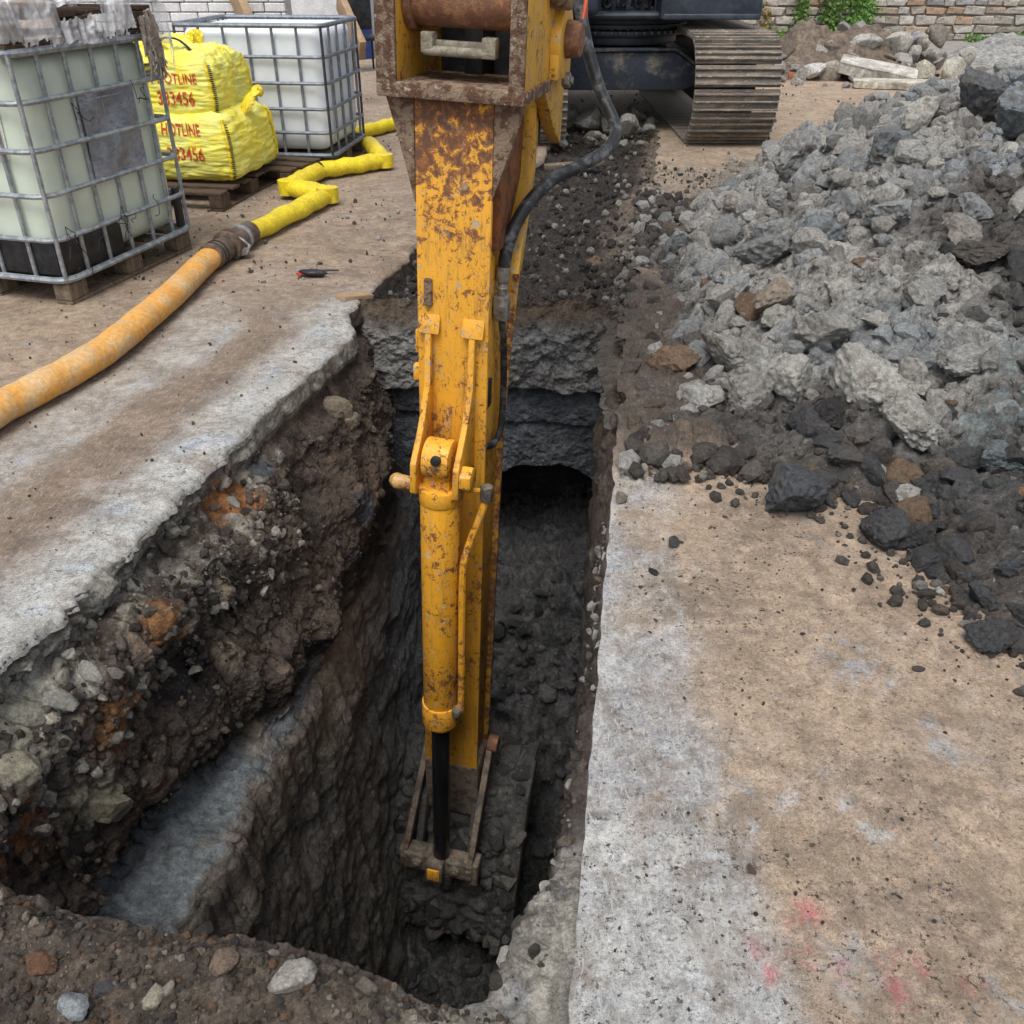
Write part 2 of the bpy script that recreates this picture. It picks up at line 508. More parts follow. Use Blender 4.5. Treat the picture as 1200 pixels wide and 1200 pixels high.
def mat_film(name):
    k = NT(name)
    tr = k.n('ShaderNodeBsdfTransparent')
    mx = k.n('ShaderNodeMixShader')
    n = k.noise(5, 5, 0.6, 1.2, stretch=(1, 1, .4))
    k.out((0.80, 0.81, 0.84), 0.28, k.bump(n, 0.5, 0.03), spec=0.6)
    k.b.inputs['Transmission Weight'].default_value = 0.0
    k.l(k.ramp(n, 0.36, 0.62, 0.25, 0.82), mx.inputs[0])
    k.l(tr.outputs[0], mx.inputs[1]); k.l(k.b.outputs[0], mx.inputs[2])
    k.l(mx.outputs[0], k.t.nodes['Material Output'].inputs[0])
    return k.m
M_FILM = mat_film('torn_clear_film')

def mat_bag(name):
    k = NT(name)
    n = k.noise(5, 5, 0.6, 0.5); w = k.noise(60, 3, 0.5)
    cr = k.noise(16, 4, 0.6, 0.3, stretch=(0.35, 0.35, 2.0))
    col = k.mix(k.ramp(n, 0.35, 0.7), (0.80, 0.70, 0.075), (0.72, 0.72, 0.22))
    b = k.bump(cr, 0.5, 0.02); b = k.bump(w, 0.25, 0.004, b)
    return k.out(col, 0.55, b, spec=0.3)
M_BAG = mat_bag('yellow_woven_bag')
M_REDINK = mat_mix('red_print', (0.50, 0.055, 0.02), (0.58, 0.13, 0.04), 14, 0.5, 0.72, 0.6)
M_YHOSE = mat_mix('yellow_layflat', (0.78, 0.62, 0.02), (0.62, 0.46, 0.02), 8, 0.4, 0.66, 0.42, 0, 0.35, None, 0.008, 0.5)
M_OHOSE = mat_mix('dusty_orange_layflat', (0.66, 0.33, 0.075), (0.56, 0.38, 0.19), 7, 0.42, 0.62, 0.6, 0, 0.4, (1, 1, 1), 0.01, 0.4)
M_WHITEBLK = mat_mix('white_painted_block', (0.70, 0.71, 0.72), (0.58, 0.59, 0.60), 8, 0.4, 0.65, 0.8)
M_MORTAR = mat_mix('grey_mortar', (0.34, 0.31, 0.27), (0.26, 0.24, 0.21), 6, 0.4, 0.6, 0.95, 0, 0.4)
M_PLATE = mat_mix('grey_metal_plate', (0.24, 0.26, 0.30), (0.32, 0.34, 0.38), 5, 0.42, 0.6, 0.4, 0.6, 0.3, None, 0.02)
M_LABEL = mat_mix('peeling_paper', (0.66, 0.66, 0.60), (0.50, 0.55, 0.46), 10, 0.5, 0.62, 0.8)

# ------------------------------------------------------------------ edges of the two slabs along the trench
_YL = [-2, .9, 1.4, 1.84, 2.14, 2.62, 3.53, 4.2, 4.54, 5.45, 6.6, 8.0, 10.5, 11.5, 40]
_XL = [-1.8, -1.56, -1.46, -1.36, -1.27, -1.16, -.98, -.79, -.86, -.66, -.55, .15, .6, 1.05, 1.05]
_YR = [-2, .87, 2.65, 4.74, 5.04, 6.0, 6.98, 8.06, 10, 11.5, 40]
_XR = [-.28, .10, .34, .60, .70, .80, .93, 1.23, 1.5, 1.05, 1.05]

def edge_l(y):
    if np.ndim(y) == 0: return float(edge_l(np.array([y]))[0])
    y = np.asarray(y, float)
    P = np.stack([y * 0 + 3.1, y, y * 0], 1)
    rough = fbm(P * 3.0, 3, 0.5, 5) * 0.06 + fbm(P * 11, 4, 0.6, 6) * (0.03 + .045 * sstep(3.3, 2.4, y))
    return np.interp(y, _YL, _XL) + rough * sstep(11.4, 10, y)

def edge_r(y):
    if np.ndim(y) == 0: return float(edge_r(np.array([y]))[0])
    y = np.asarray(y, float)
    P = np.stack([y * 0 + 9.7, y, y * 0], 1)
    rough = fbm(P * 2.5, 3, 0.5, 15) * 0.10 * sstep(2.7, 3.3, y) + fbm(P * 9, 3, .5, 16) * (0.011 + 0.031 * sstep(2.6, 3.0, y))
    return np.interp(y, _YR, _XR) + rough * sstep(11.4, 10, y)

ROWS = np.concatenate([np.linspace(-1.2, .7, 30)[:-1], np.linspace(.7, 3, 300)[:-1], np.linspace(3, 6, 200)[:-1],
                       np.linspace(6, 12, 130)[:-1], np.linspace(12, 32, 60)])
TAN, TAN2 = np.array((.36, .275, .20)), np.array((.27, .20, .145))
CONC, CONC_B = np.array((.43, .43, .41)), np.array((.38, .42, .475))
SOIL = np.array((.075, .062, .052))

def blobs(x, y, spots, warp_seed):
    """union of soft, noise-warped spots (x, y, radius)"""
    P = np.stack([x, y, x * 0], 1)
    wx, wy = fbm(P * 5, 4, .55, warp_seed) * .12, fbm(P * 5 + 31, 4, .55, warp_seed + 1) * .12
    out = np.zeros(len(x))
    for sx, sy, r in spots:
        d = np.hypot(x + wx * min(1, r * 6) - sx, y + wy * min(1, r * 6) - sy)
        out = np.maximum(out, sstep(1.15 * r, .55 * r, d))
    return out

def ground_left():
    y = ROWS
    d = np.concatenate([[-.007], np.linspace(0, 1.6, 170)[:-1], np.linspace(1.6, 4, 70)[:-1], np.linspace(4, 18, 40)])
    Y, D = np.meshgrid(y, d, indexing='ij')
    X = edge_l(y)[:, None] - D
    x, yy, e = X.ravel(), Y.ravel(), D.ravel()
    P = np.stack([x, yy, x * 0], 1)
    n = fbm(P * 1.6, 5, .55, 21); n2 = fbm(P * 6, 5, .6, 22); ns = fbm(np.stack([x * 6 - yy * 1.0, yy * .9, x * 0], 1), 5, .6, 23)
    z = n * .006 + n2 * .004 + np.where(e > 1.3, .012 * sstep(1.3, 2.2, e) + fbm(P * 4, 4, .55, 24) * .02 * sstep(1.2, 2.5, e), 0)
    z -= .010 * sstep(.03, 0, e + n2 * .02)
    z = np.where(e < 0, z - .03, z)
    c = np.tile(TAN, (len(x), 1))
    c = mixc(c, TAN2, sstep(-.1, .5, n))
    c = mixc(c, (.30, .245, .20), .7 * sstep(.0, .45, fbm(P * .9, 4, .5, 25)))
    near = sstep(5.4, 4.2, yy + n * .8)
    slab = near * sstep(1.35, .85, e + ns * .35)
    conc = np.clip(.5 + ns * 1.1 + n2 * .4, 0, 1)
    c = mixc(c, CONC * .92, slab * (.35 + .6 * conc))
    c = mixc(c, CONC_B, slab * sstep(.1, .5, n2 + ns * .3) * .65)
    band = sstep(.24, .34, e + ns * .12) * sstep(.66, .50, e + ns * .15)
    c = mixc(c, (.225, .16, .112), near * band * np.clip(.85 + .3 * n2, 0, 1))
    c = mixc(c, (.215, .155, .11), near * sstep(.80, .92, e + ns * .16) * sstep(1.22, 1.05, e + ns * .2) * .7)
    band2 = sstep(.20, .28, e + ns * .1) * sstep(.42, .32, e + ns * .12)
    c = mixc(c, (.14, .115, .10), near * band2 * .55 * sstep(-.2, .3, n2))
    edge = sstep(.26, .12, e + ns * .1) * near
    c = mixc(c, CONC * 1.04, edge * .85)
    c = mixc(c, CONC_B, edge * sstep(.0, .35, n2) * .8)
    farrow = sstep(5.6, 7.0, yy)
    c = mixc(c, (.33, .26, .20), farrow * .6)
    dark = sstep(.9, .2, e) * sstep(4.4, 5.2, yy) * sstep(9.5, 8.0, yy)
    c = mixc(c, (.17, .13, .10), dark * sstep(-.2, .4, n2) * .7)
    c = mixc(c, (.20, .19, .175), sstep(.35, .6, fbm(P * 3.1, 5, .6, 27)) * .5 * sstep(1, 2, e))
    m = np.zeros((len(x), 3))
    m[:, 0] = np.clip(.25 + .5 * near * sstep(.5, .1, e) + .3 * n2, 0, .8)
    m[:, 1] = .1
    m[:, 2] = .35 * slab
    V = np.stack([x, yy, z], 1)
    me = mesh_np('concrete_slab', V, grid_faces(*X.shape)[:, ::-1], c, m, GROUND)
    return tag(link('concrete_slab', me), kind='structure')
ground_left()

PINK = [at(950, 1068), at(936, 1085), at(915, 1112), at(948, 1118), at(885, 1108), at(905, 1140), at(1045, 1130), at(1052, 1148), at(1058, 1165), at(1078, 1134), at(990, 1135), at(1140, 1150), at(1060, 1190)]
PINKR = [.025, .02, .02, .022, .016, .018, .028, .022, .02, .02, .018, .018, .02]

def ground_right():
    y = ROWS
    d = np.concatenate([np.linspace(0, 1.5, 190)[:-1], np.linspace(1.5, 4, 70)[:-1], np.linspace(4, 20, 40)])
    Y, D = np.meshgrid(y, d, indexing='ij')
    X = edge_r(y)[:, None] + D
    x, yy, e = X.ravel(), Y.ravel(), D.ravel()
    P = np.stack([x, yy, x * 0], 1)
    n = fbm(P * 1.6, 5, .55, 41); n2 = fbm(P * 6, 5, .6, 42); n3 = fbm(P * 18, 5, .65, 44)
    ns = fbm(np.stack([x * 7 - yy * .9, yy * 1.3, x * 0], 1), 5, .6, 43)
    z = n * .006 + n2 * .004
    c = np.tile(TAN * 1.08, (len(x), 1))
    c = mixc(c, (.40, .325, .25), sstep(0, .5, n))
    c = mixc(c, (.26, .205, .16), sstep(.1, .55, ns) * .7)
    near = sstep(3.1, 2.5, yy + n2 * .3)
    # bare blue-grey concrete beside the edge, wider towards the viewer
    wid = np.interp(yy, [0, .9, 1.3, 1.9, 2.6], [.40, .36, .21, .15, .12])
    nb = fbm(P * 3.2 + 40, 6, .62, 48)
    bare = near * sstep(wid + .16, wid - .14, e + ns * .28 + nb * .34)
    bare = np.maximum(bare, .8 * near * sstep(.18, .34, nb + n3 * .25) * sstep(1.0, .5, e) * sstep(1.9, 1.3, yy))
    c = mixc(c, (.40, .405, .405), bare * .92)
    c = mixc(c, CONC_B * .95, bare * sstep(-.05, .4, n2 + .3 * ns) * .75)
    c = mixc(c, (.46, .42, .31), bare * sstep(.2, .5, fbm(P * 9 + 7, 4, .6, 45)) * sstep(1.2, 1.6, yy) * sstep(.25, .05, e) * .8)
    c = mixc(c, (.49, .485, .46), bare * sstep(1.38, 1.26, yy + n3 * .03) * .5)
    c = mixc(c, (.24, .205, .17), bare * sstep(.12, .45, n3 + n2 * .5) * .6)
    # pale scuffs away from the edge
    spots = [(*at(1000, 780)[:2], .12), (*at(1070, 850)[:2], .07), (*at(1100, 880)[:2], .05), (*at(900, 930)[:2], .07), (*at(1100, 1000)[:2], .05), (*at(870, 960)[:2], .05), (*at(1180, 1170)[:2], .05), (*at(1000, 1130)[:2], .07)]
    sc = blobs(x, yy, spots, 60) * sstep(-.1, .3, n3 + .3 * ns)
    c = mixc(c, (.40, .43, .46), sc * .8)
    an = fbm(np.stack([(x + .35 * yy) * 9, (yy - .35 * x) * 2.2, x * 0], 1), 6, .62, 50)
    c = mixc(c, (.41, .425, .44), sstep(.22, .40, an + n3 * .15) * near * sstep(.0, .3, nb + .15) * .65)
    c = mixc(c, (.20, .155, .115), sstep(.2, .42, -an + n2 * .3) * near * .55)
    # darker trodden zones, crossing line of grime at the joint
    dk = blobs(x, yy, [(*at(850, 1010)[:2], .09), (*at(780, 950)[:2], .05), (*at(1080, 1080)[:2], .14), (*at(1080, 1180)[:2], .14), (*at(820, 700)[:2], .22), (*at(900, 620)[:2], .2), (*at(1040, 930)[:2], .12)], 70)
    c = mixc(c, (.17, .14, .115), dk * sstep(-.25, .35, n3) * .78)
    line = sstep(.016, .003, np.abs(yy - 1.325 + n3 * .03 + (x - .2) * .05)) * sstep(.26, .10, e + n2 * .1)
    c = mixc(c, (.10, .09, .085), line * .8 * sstep(-.3, .2, n3))
    # soil spilt from the heap over the far end of the slab and along the cut
    sp = sstep(2.75, 3.1, yy + n2 * .35) * sstep(5.5, 4.9, yy + n2 * .4)
    c = mixc(c, SOIL * .75, sp * sstep(1.3, .8, e + n2 * .25) * .92)
    c = mixc(c, (.20, .17, .14), sp * sstep(.25, .5, n3) * .5)
    mid = sstep(4.6, 5.4, yy + n2 * .4) * sstep(8.6, 7.4, yy)
    c = mixc(c, (.30, .245, .19), mid * .5); c = mixc(c, SOIL * 1.8, mid * sstep(.0, .4, n2 + n3 * .6) * .6)
    far = sstep(7.8, 9, yy)
    c = mixc(c, (.40, .305, .215), far * .8)
    c = mixc(c, (.28, .21, .15), far * sstep(.15, .45, fbm(np.stack([x * .8, yy * 3, x * 0], 1), 5, .6, 47)) * .7)
    c = mixc(c, (.30, .30, .285), sstep(15.5, 17, yy + n) * sstep(5.0, 7.0, x + n * 2) * .85)
    # faded pink survey paint
    pk = np.zeros(len(x))
    for p, r in zip(PINK, PINKR):
        dd = np.hypot(x - p[0] + n2 * .04 + n3 * .02, (yy - p[1] + n3 * .04) * .8)
        pk = np.maximum(pk, sstep(r * 1.9, r * .1, dd))
    c = mixc(c, (.52, .13, .15), pk * sstep(-.15, .30, n3 + fbm(P * 60, 3, .6, 49) * .6) * .75)
    m = np.zeros((len(x), 3))
    m[:, 0] = np.clip(.62 + .5 * dk + .55 * sstep(1.38, 1.2, yy) * sstep(.75, .3, e) + .5 * n2 + .4 * line, 0, 1)
    m[:, 1] = .1 + .2 * bare
    m[:, 2] = bare * .7 + .15
    z += np.where(e < 9, sp * sstep(.6, .3, e) * (.03 + .09 * (n2 + .4)), 0) + sp * n3 * .015 + mid * (n2 * .02 + n3 * .01)
    V = np.stack([x, yy, z], 1)
    me = mesh_np('concrete_slab', V, grid_faces(*X.shape), c, m, GROUND)
    return tag(link('concrete_slab', me), kind='structure')
ground_right()

# the rest of the yard out to the horizon, butted round the two slabs
bmf = bmesh.new()
for x0, x1, y0, y1 in ((-160, -15, -60, 200), (15, 160, -60, 200), (-15, 15, 31.5, 200), (-15, 15, -60, -1.1)):
    bmf.faces.new([bmf.verts.new((x, y, -.035)) for x, y in ((x0, y0), (x1, y0), (x1, y1), (x0, y1))])
me = bpy.data.meshes.new('yard_ground'); bmf.to_mesh(me); bmf.free()
M_YARD = mat_mix('yard_dirt', tuple(TAN), tuple(TAN2), 1.5, 0.35, 0.65, 0.95, 0, 0.4)
tag(link('yard_ground', me, None, M_YARD), kind='structure')

# ------------------------------------------------------------------ the trench
TY = np.concatenate([np.linspace(.72, 3.3, 330)[:-1], np.linspace(3.3, 5.7, 170)])

TRENCH = {}

def trench():
    y = TY
    I = lambda ys, vs: np.interp(y, ys, vs)
    lip = I([1.0, 1.74, 2.14, 2.36, 2.97, 3.5, 4.0, 4.5, 5.5], [.10, .14, .12, .25, .34, .30, .24, .14, .10])
    zl = I([1.0, 2.9, 3.5, 4.0, 5.5], [-.74, -.76, -.68, -.55, -.42])
    k = I([2.2, 2.8, 3.3], [1.0, .7, .35])
    rdg = I([1.0, 1.75, 2.37, 2.97, 3.48, 4.0, 4.5, 5.5], [.36, .35, .29, .30, .25, .2, .15, .15])
    zf = I([.9, 2.0, 3.0, 3.70, 3.86, 4.05, 4.4, 4.75, 5.5], [-3.85, -3.85, -3.85, -3.72, -2.85, -2.22, -1.92, -1.66, -1.5])
    fl = I([1.0, 1.75, 2.74, 4.0, 5.5], [.50, .47, .38, .30, .28])
    shelf = I([.72, .92, 1.0, 1.2, 1.46, 1.7, 2.1], [.20, .18, .10, .055, .04, .012, .005])
    wr = I([.8, 2.0, 3.4, 4.7], [.02, .03, .055, .04])
    eL, eR = edge_l(y), edge_r(y)
    o = y * 0
    zr = np.minimum(-1.03, -1.0 + o); zr = np.maximum(zr, zf + .45)
    ctrl = [(eL - .05, o - .03, 3), (eL + .006, o - .016, 5), (eL + .02, o - .10, 22), (eL - .015, o - .15, 10), (eL + .07 + .2 * lip, o - .22, 18), (eL + .62 * lip, .55 * zl - .02, 45),
            (eL + lip, zl, 50), (eL + lip - .02, zl - .10, 22), (eL + lip - .10 * k, zl - .17, 14), (eL + lip - .09 * k, np.minimum(zl - .2, zr + .06), 14),
            (eL + rdg - .03, zr, 30), (eL + rdg + .005, zr - .05, 14), (eL + .7 * rdg + .3 * fl + .0, .75 * zr + .25 * zf, 45), (eL + .4 * rdg + .6 * fl, .4 * zr + .6 * zf, 50),
            (eL + fl, zf + .10, 45), (eL + fl + .14, zf, 14), (.5 * (eL + fl + eR), zf - .03, 30), (eR - wr - .16, zf + .02, 30), (eR - wr - .05, zf + .18, 14),
            (eR - wr - .02, .5 * zf, 34), (eR - wr - .01 - shelf * .5, .25 * zf, 30), (eR - wr * .8 - shelf * .9, o - .32, 24), (eR - wr * .5 - shelf, o - .13, 20), (eR - wr * .25 - shelf * .97, o - .055, 14),
            (eR - .006, o - .022, 16), (eR + .05, o - .03, 4)]
    pts, tc = [], []
    for i in range(len(ctrl) - 1):
        (x0, z0, _), (x1, z1, cnt) = ctrl[i], ctrl[i + 1]
        for q in np.linspace(0, 1, cnt, endpoint=False):
            pts.append((x0 + (x1 - x0) * q, z0 + (z1 - z0) * q)); tc.append(i + q)
    pts.append(ctrl[-1][:2]); tc.append(len(ctrl) - 1.0)
    tc = np.array(tc)
    X = np.stack([p[0] for p in pts], 1); Z = np.stack([p[1] for p in pts], 1)
    Y = np.repeat(y[:, None], X.shape[1], 1)
    for _ in range(5):                                           # round the corners of the section
        for A in (X, Z):
            s = A[:, 3:-1].copy()
            A[:, 4:-2] = .5 * s[:, 1:-1] + .25 * (s[:, :-2] + s[:, 2:])
    P = np.stack([X, Y, Z], -1)
    N = grid_normals(P)
    if (N[250, 60] @ np.array([1, 0, .3])) < 0: N = -N
    p = P.reshape(-1, 3); T = np.tile(tc, len(y))
    yy, zz = p[:, 1], p[:, 2]
    w1, w2, wid = worley(p * np.array([7, 7, 7]), 3)
    v1, v2, vid = worley(p * 17 + fbm(p * 5, 3, .5, 9)[:, None] * .8, 4)
    big = fbm(p * 2.6, 4, .5, 51); med = fbm(p * 7, 5, .58, 52); fine = fbm(p * 24, 5, .62, 53)
    # digging marks run down and towards the viewer on the sheared lower wall
    sh = np.stack([p[:, 0] * 1.2 + med * .12, yy * .20 + zz * .12, zz * 5.5 - yy * 1.5 + big * .6], 1)
    streak = fbm(sh * 1.3, 5, .52, 54, True)
    upper = sstep(2.6, 3.6, T) * sstep(9.6, 8.6, T)
    ledge = sstep(8.4, 9.2, T) * sstep(11.2, 10.4, T)
    lower = sstep(10.6, 11.4, T) * sstep(15, 14, T)
    floor = sstep(14, 15, T) * sstep(18.6, 17.6, T)
    rwall = sstep(17.8, 18.6, T) * sstep(24.2, 22.8, T)
    grit = fbm(p * 60, 3, .6, 55)
    shallow = sstep(5.6, 4.2, T) * sstep(3.9, 2.9, yy)
    d = upper * (big * .16 + (w2 - w1) * (.006 + .05 * shallow) - .02 + (v2 - v1) * (.004 + .016 * shallow) + med * .055 + fine * .022 + grit * .007)
    d += ledge * (big * .04 + med * .03 + fine * .016 + grit * .004)
    # grooves left by the bucket teeth, in passes
    gpos = yy + zz * .22 + big * .10
    groove = np.sin(gpos * 2 * math.pi / .13) * sstep(-.1, .35, fbm(np.stack([yy * 1.2, zz * .8, yy * 0], 1), 3, .5, 57))
    d += lower * (big * .08 + streak * .022 + med * .012 + fine * .006 + grit * .003 + groove * .007)
    d += floor * (big * .14 + (w2 - w1) * .09 + (v2 - v1) * .035 + med * .15 + fine * .045 + grit * .005 - .07)
    d += rwall * (big * .05 + (w2 - w1) * .012 + (v2 - v1) * .010 + med * .030 + fine * .012 + grit * .005)
    slabface = sstep(.6, 1.2, T) * sstep(3.4, 2.8, T)
    d += slabface * (med * .010 + fine * .008 + (v2 - v1) * .012 - .004 + sstep(3.4, 2.6, yy) * (big * .06 + (w2 - w1) * .05 + fine * .02 - .03))
    shelfm = sstep(21.6, 22.4, T) * sstep(24.6, 23.8, T) * sstep(2.0, 1.8, yy)
    d += shelfm * ((w2 - w1) * .02 + med * .03 + fine * .012 + big * .04 - .01)
    d *= sstep(.9, 1.6, T) * sstep(24.6, 24.0, T)
    p = p + N.reshape(-1, 3) * d[:, None]
    # ---- ground colours, plus shade painted under the lip and in hollows
    m1 = fbm(p * 3.2, 5, .58, 61); m2 = fbm(p * 9, 5, .6, 62); m3 = fbm(p * 22, 4, .6, 63)
    c = np.tile(np.array((.085, .066, .053)), (len(p), 1))
    c = mixc(c, (.135, .098, .072), sstep(-.15, .4, m1 + .3 * m2) * upper * .8)
    c = mixc(c, (.030, .026, .024), sstep(.1, .5, m2) * upper * .7)
    c = mixc(c, (.36, .35, .31), slabface * sstep(3.2, 2.6, T) * (.75 + .2 * m2) * np.clip(1 - sstep(4.25, 4.6, yy) - .85 * sstep(3.2, 2.6, yy) * sstep(-.05, .2, m2 + .4 * m3), 0, 1))
    c = mixc(c, (.10, .085, .07), slabface * sstep(.1, .45, m2) * .55 * sstep(3.2, 4.2, yy) + slabface * sstep(.25, .5, m3) * .4)
    hard = sstep(2.6, 3.2, T) * sstep(5.0, 4.2, T + m1 * 1.2)          # broken hardcore under the slab
    c = mixc(c, (.32, .30, .25), hard * sstep(.0, .25, m2 + .4 * m3) * sstep(3.6, 2.8, yy))
    c = mixc(c, (.028, .026, .025), hard * sstep(.05, .3, -m2) * .8)
    c = mixc(c, (.035, .031, .029), sstep(6.4, 7.4, T + m2 * .6) * upper * .8)  # shade under the overhanging lip, put into the earth colour
    lc = np.tile(np.array((.20, .225, .24)), (len(p), 1))
    lc = mixc(lc, (.115, .135, .15), sstep(0, .5, m1)); lc = mixc(lc, (.23, .23, .20), sstep(.15, .5, m2) * .8)
    lc = mixc(lc, (.06, .06, .06), sstep(.22, .45, m3) * .8); lc = mixc(lc, (.21, .175, .13), sstep(.1, .4, m1 + m3 * .4) * .5)
    c = c + (lc - c) * (ledge * sstep(3.1, 2.6, yy))[:, None]
    tanr = sstep(9.9, 10.3, T + m2 * .5) * sstep(11.9, 11.0, T + m2 * .9)
    c = mixc(c, (.20, .15, .105), tanr * (.55 + .4 * m2) * sstep(3.7, 3.1, yy))
    low = np.tile(np.array((.082, .081, .082)), (len(p), 1))
    low = mixc(low, (.165, .155, .146), sstep(.05, .5, streak + m1 * .3) * .9); low = mixc(low, (.048, .046, .045), sstep(.0, .45, -streak + m2 * .3)); low = mixc(low, (.21, .18, .15), sstep(.42, .6, streak) * .55); low = mixc(low, (.05, .048, .047), sstep(.2, .9, groove) * .5)
    low = mixc(low, (.15, .16, .175), sstep(3.1, 3.9, yy + m1 * .5) * .8)
    low = mixc(low, (.12, .095, .07), sstep(.35, .6, m1) * sstep(14, 11.5, T) * .5)
    c = c + (low - c) * (lower * (1 - tanr * .6))[:, None]
    fc = np.tile(np.array((.088, .088, .090)), (len(p), 1))
    fc = mixc(fc, (.15, .15, .152), sstep(0, .5, m2)); fc = mixc(fc, (.055, .055, .055), sstep(.1, .5, -m2 - m3 * .3))
    c = c + (fc - c) * floor[:, None]
    rc = np.tile(np.array((.075, .058, .046)), (len(p), 1))
    rc = mixc(rc, (.13, .11, .09), sstep(.05, .45, m2)); rc = mixc(rc, (.04, .034, .03), sstep(.1, .4, -m1 - m3 * .3)); rc = mixc(rc, (.17, .09, .045), sstep(.38, .55, m3 + m1 * .3) * .6)
    rc = mixc(rc, (.085, .08, .076), sstep(-.5, -1.2, zz))
    c = c + (rc - c) * rwall[:, None]
    top = sstep(22.2, 22.8, T + m3 * .3) * sstep(2.2, 1.9, yy)
    c = mixc(c, (.36, .34, .295), top * (.9 - .6 * sstep(.0, .3, m3 + m2 * .5)) * sstep(1.42, 1.12, yy + m2 * .15))
    c = mixc(c, (.36, .38, .40), top * sstep(.1, .4, m2) * .6 * sstep(1.42, 1.12, yy))
    c = mixc(c, (.40, .40, .39), sstep(23.9, 24.2, T) * sstep(2.75, 2.6, yy))
    # clay, rust and pale stone patches, black ones painted as hollow shade: (u, v, radius, colour, strength)
    U, Vv, zc = project(p)
    vis = (T < 20)
    spots = [(275, 585, .16, (.30, .13, .045), .95), (190, 745, .13, (.27, .13, .05), .9), (140, 855, .15, (.25, .12, .05), .85), (30, 975, .15, (.24, .105, .04), .9), (60, 1000, .08, (.26, .12, .05), .6),
             (45, 850, .16, (.40, .37, .29), .95), (115, 945, .15, (.33, .30, .22), .9), (25, 800, .12, (.40, .39, .34), .9), (100, 795, .06, (.44, .42, .37), .9), (250, 700, .12, (.30, .25, .18), .9), (270, 760, .10, (.27, .22, .16), .85),
             (225, 660, .10, (.30, .28, .24), .7), (160, 770, .10, (.22, .20, .17), .6), (410, 475, .09, (.30, .26, .20), .95), (395, 455, .06, (.30, .24, .18), .8), (315, 545, .07, (.10, .115, .13), .9), (280, 600, .05, (.36, .33, .28), .6),
             (240, 790, .17, (.022, .020, .019), .9), (290, 690, .10, (.025, .021, .019), .8), (100, 1000, .14, (.035, .03, .027), .8), (200, 800, .10, (.030, .028, .028), .7), (430, 600, .12, (.10, .115, .145), .9), (420, 660, .08, (.10, .11, .13), .7),  # near-black entries paint the shadow of hollows; bluish ones are clay
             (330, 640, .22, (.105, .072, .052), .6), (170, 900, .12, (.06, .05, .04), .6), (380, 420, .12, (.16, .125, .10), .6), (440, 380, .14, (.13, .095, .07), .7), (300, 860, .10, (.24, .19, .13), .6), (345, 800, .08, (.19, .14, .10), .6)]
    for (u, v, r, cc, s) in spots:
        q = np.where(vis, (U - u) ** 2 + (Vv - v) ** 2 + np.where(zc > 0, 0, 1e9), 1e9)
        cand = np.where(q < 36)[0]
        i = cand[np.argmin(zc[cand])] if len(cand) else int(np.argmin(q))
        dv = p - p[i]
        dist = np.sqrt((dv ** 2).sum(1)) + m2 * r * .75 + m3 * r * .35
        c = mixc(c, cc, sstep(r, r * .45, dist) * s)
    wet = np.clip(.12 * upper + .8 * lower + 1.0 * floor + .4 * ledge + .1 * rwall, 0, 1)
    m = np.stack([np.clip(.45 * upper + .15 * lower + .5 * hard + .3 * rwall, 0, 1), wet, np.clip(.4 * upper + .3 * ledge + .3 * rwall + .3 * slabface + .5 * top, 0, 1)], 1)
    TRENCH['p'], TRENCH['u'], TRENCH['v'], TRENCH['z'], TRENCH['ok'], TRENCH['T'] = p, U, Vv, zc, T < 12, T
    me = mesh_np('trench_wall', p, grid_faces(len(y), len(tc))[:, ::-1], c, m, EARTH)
    return tag(link('trench_wall', me), kind='structure')
trench()

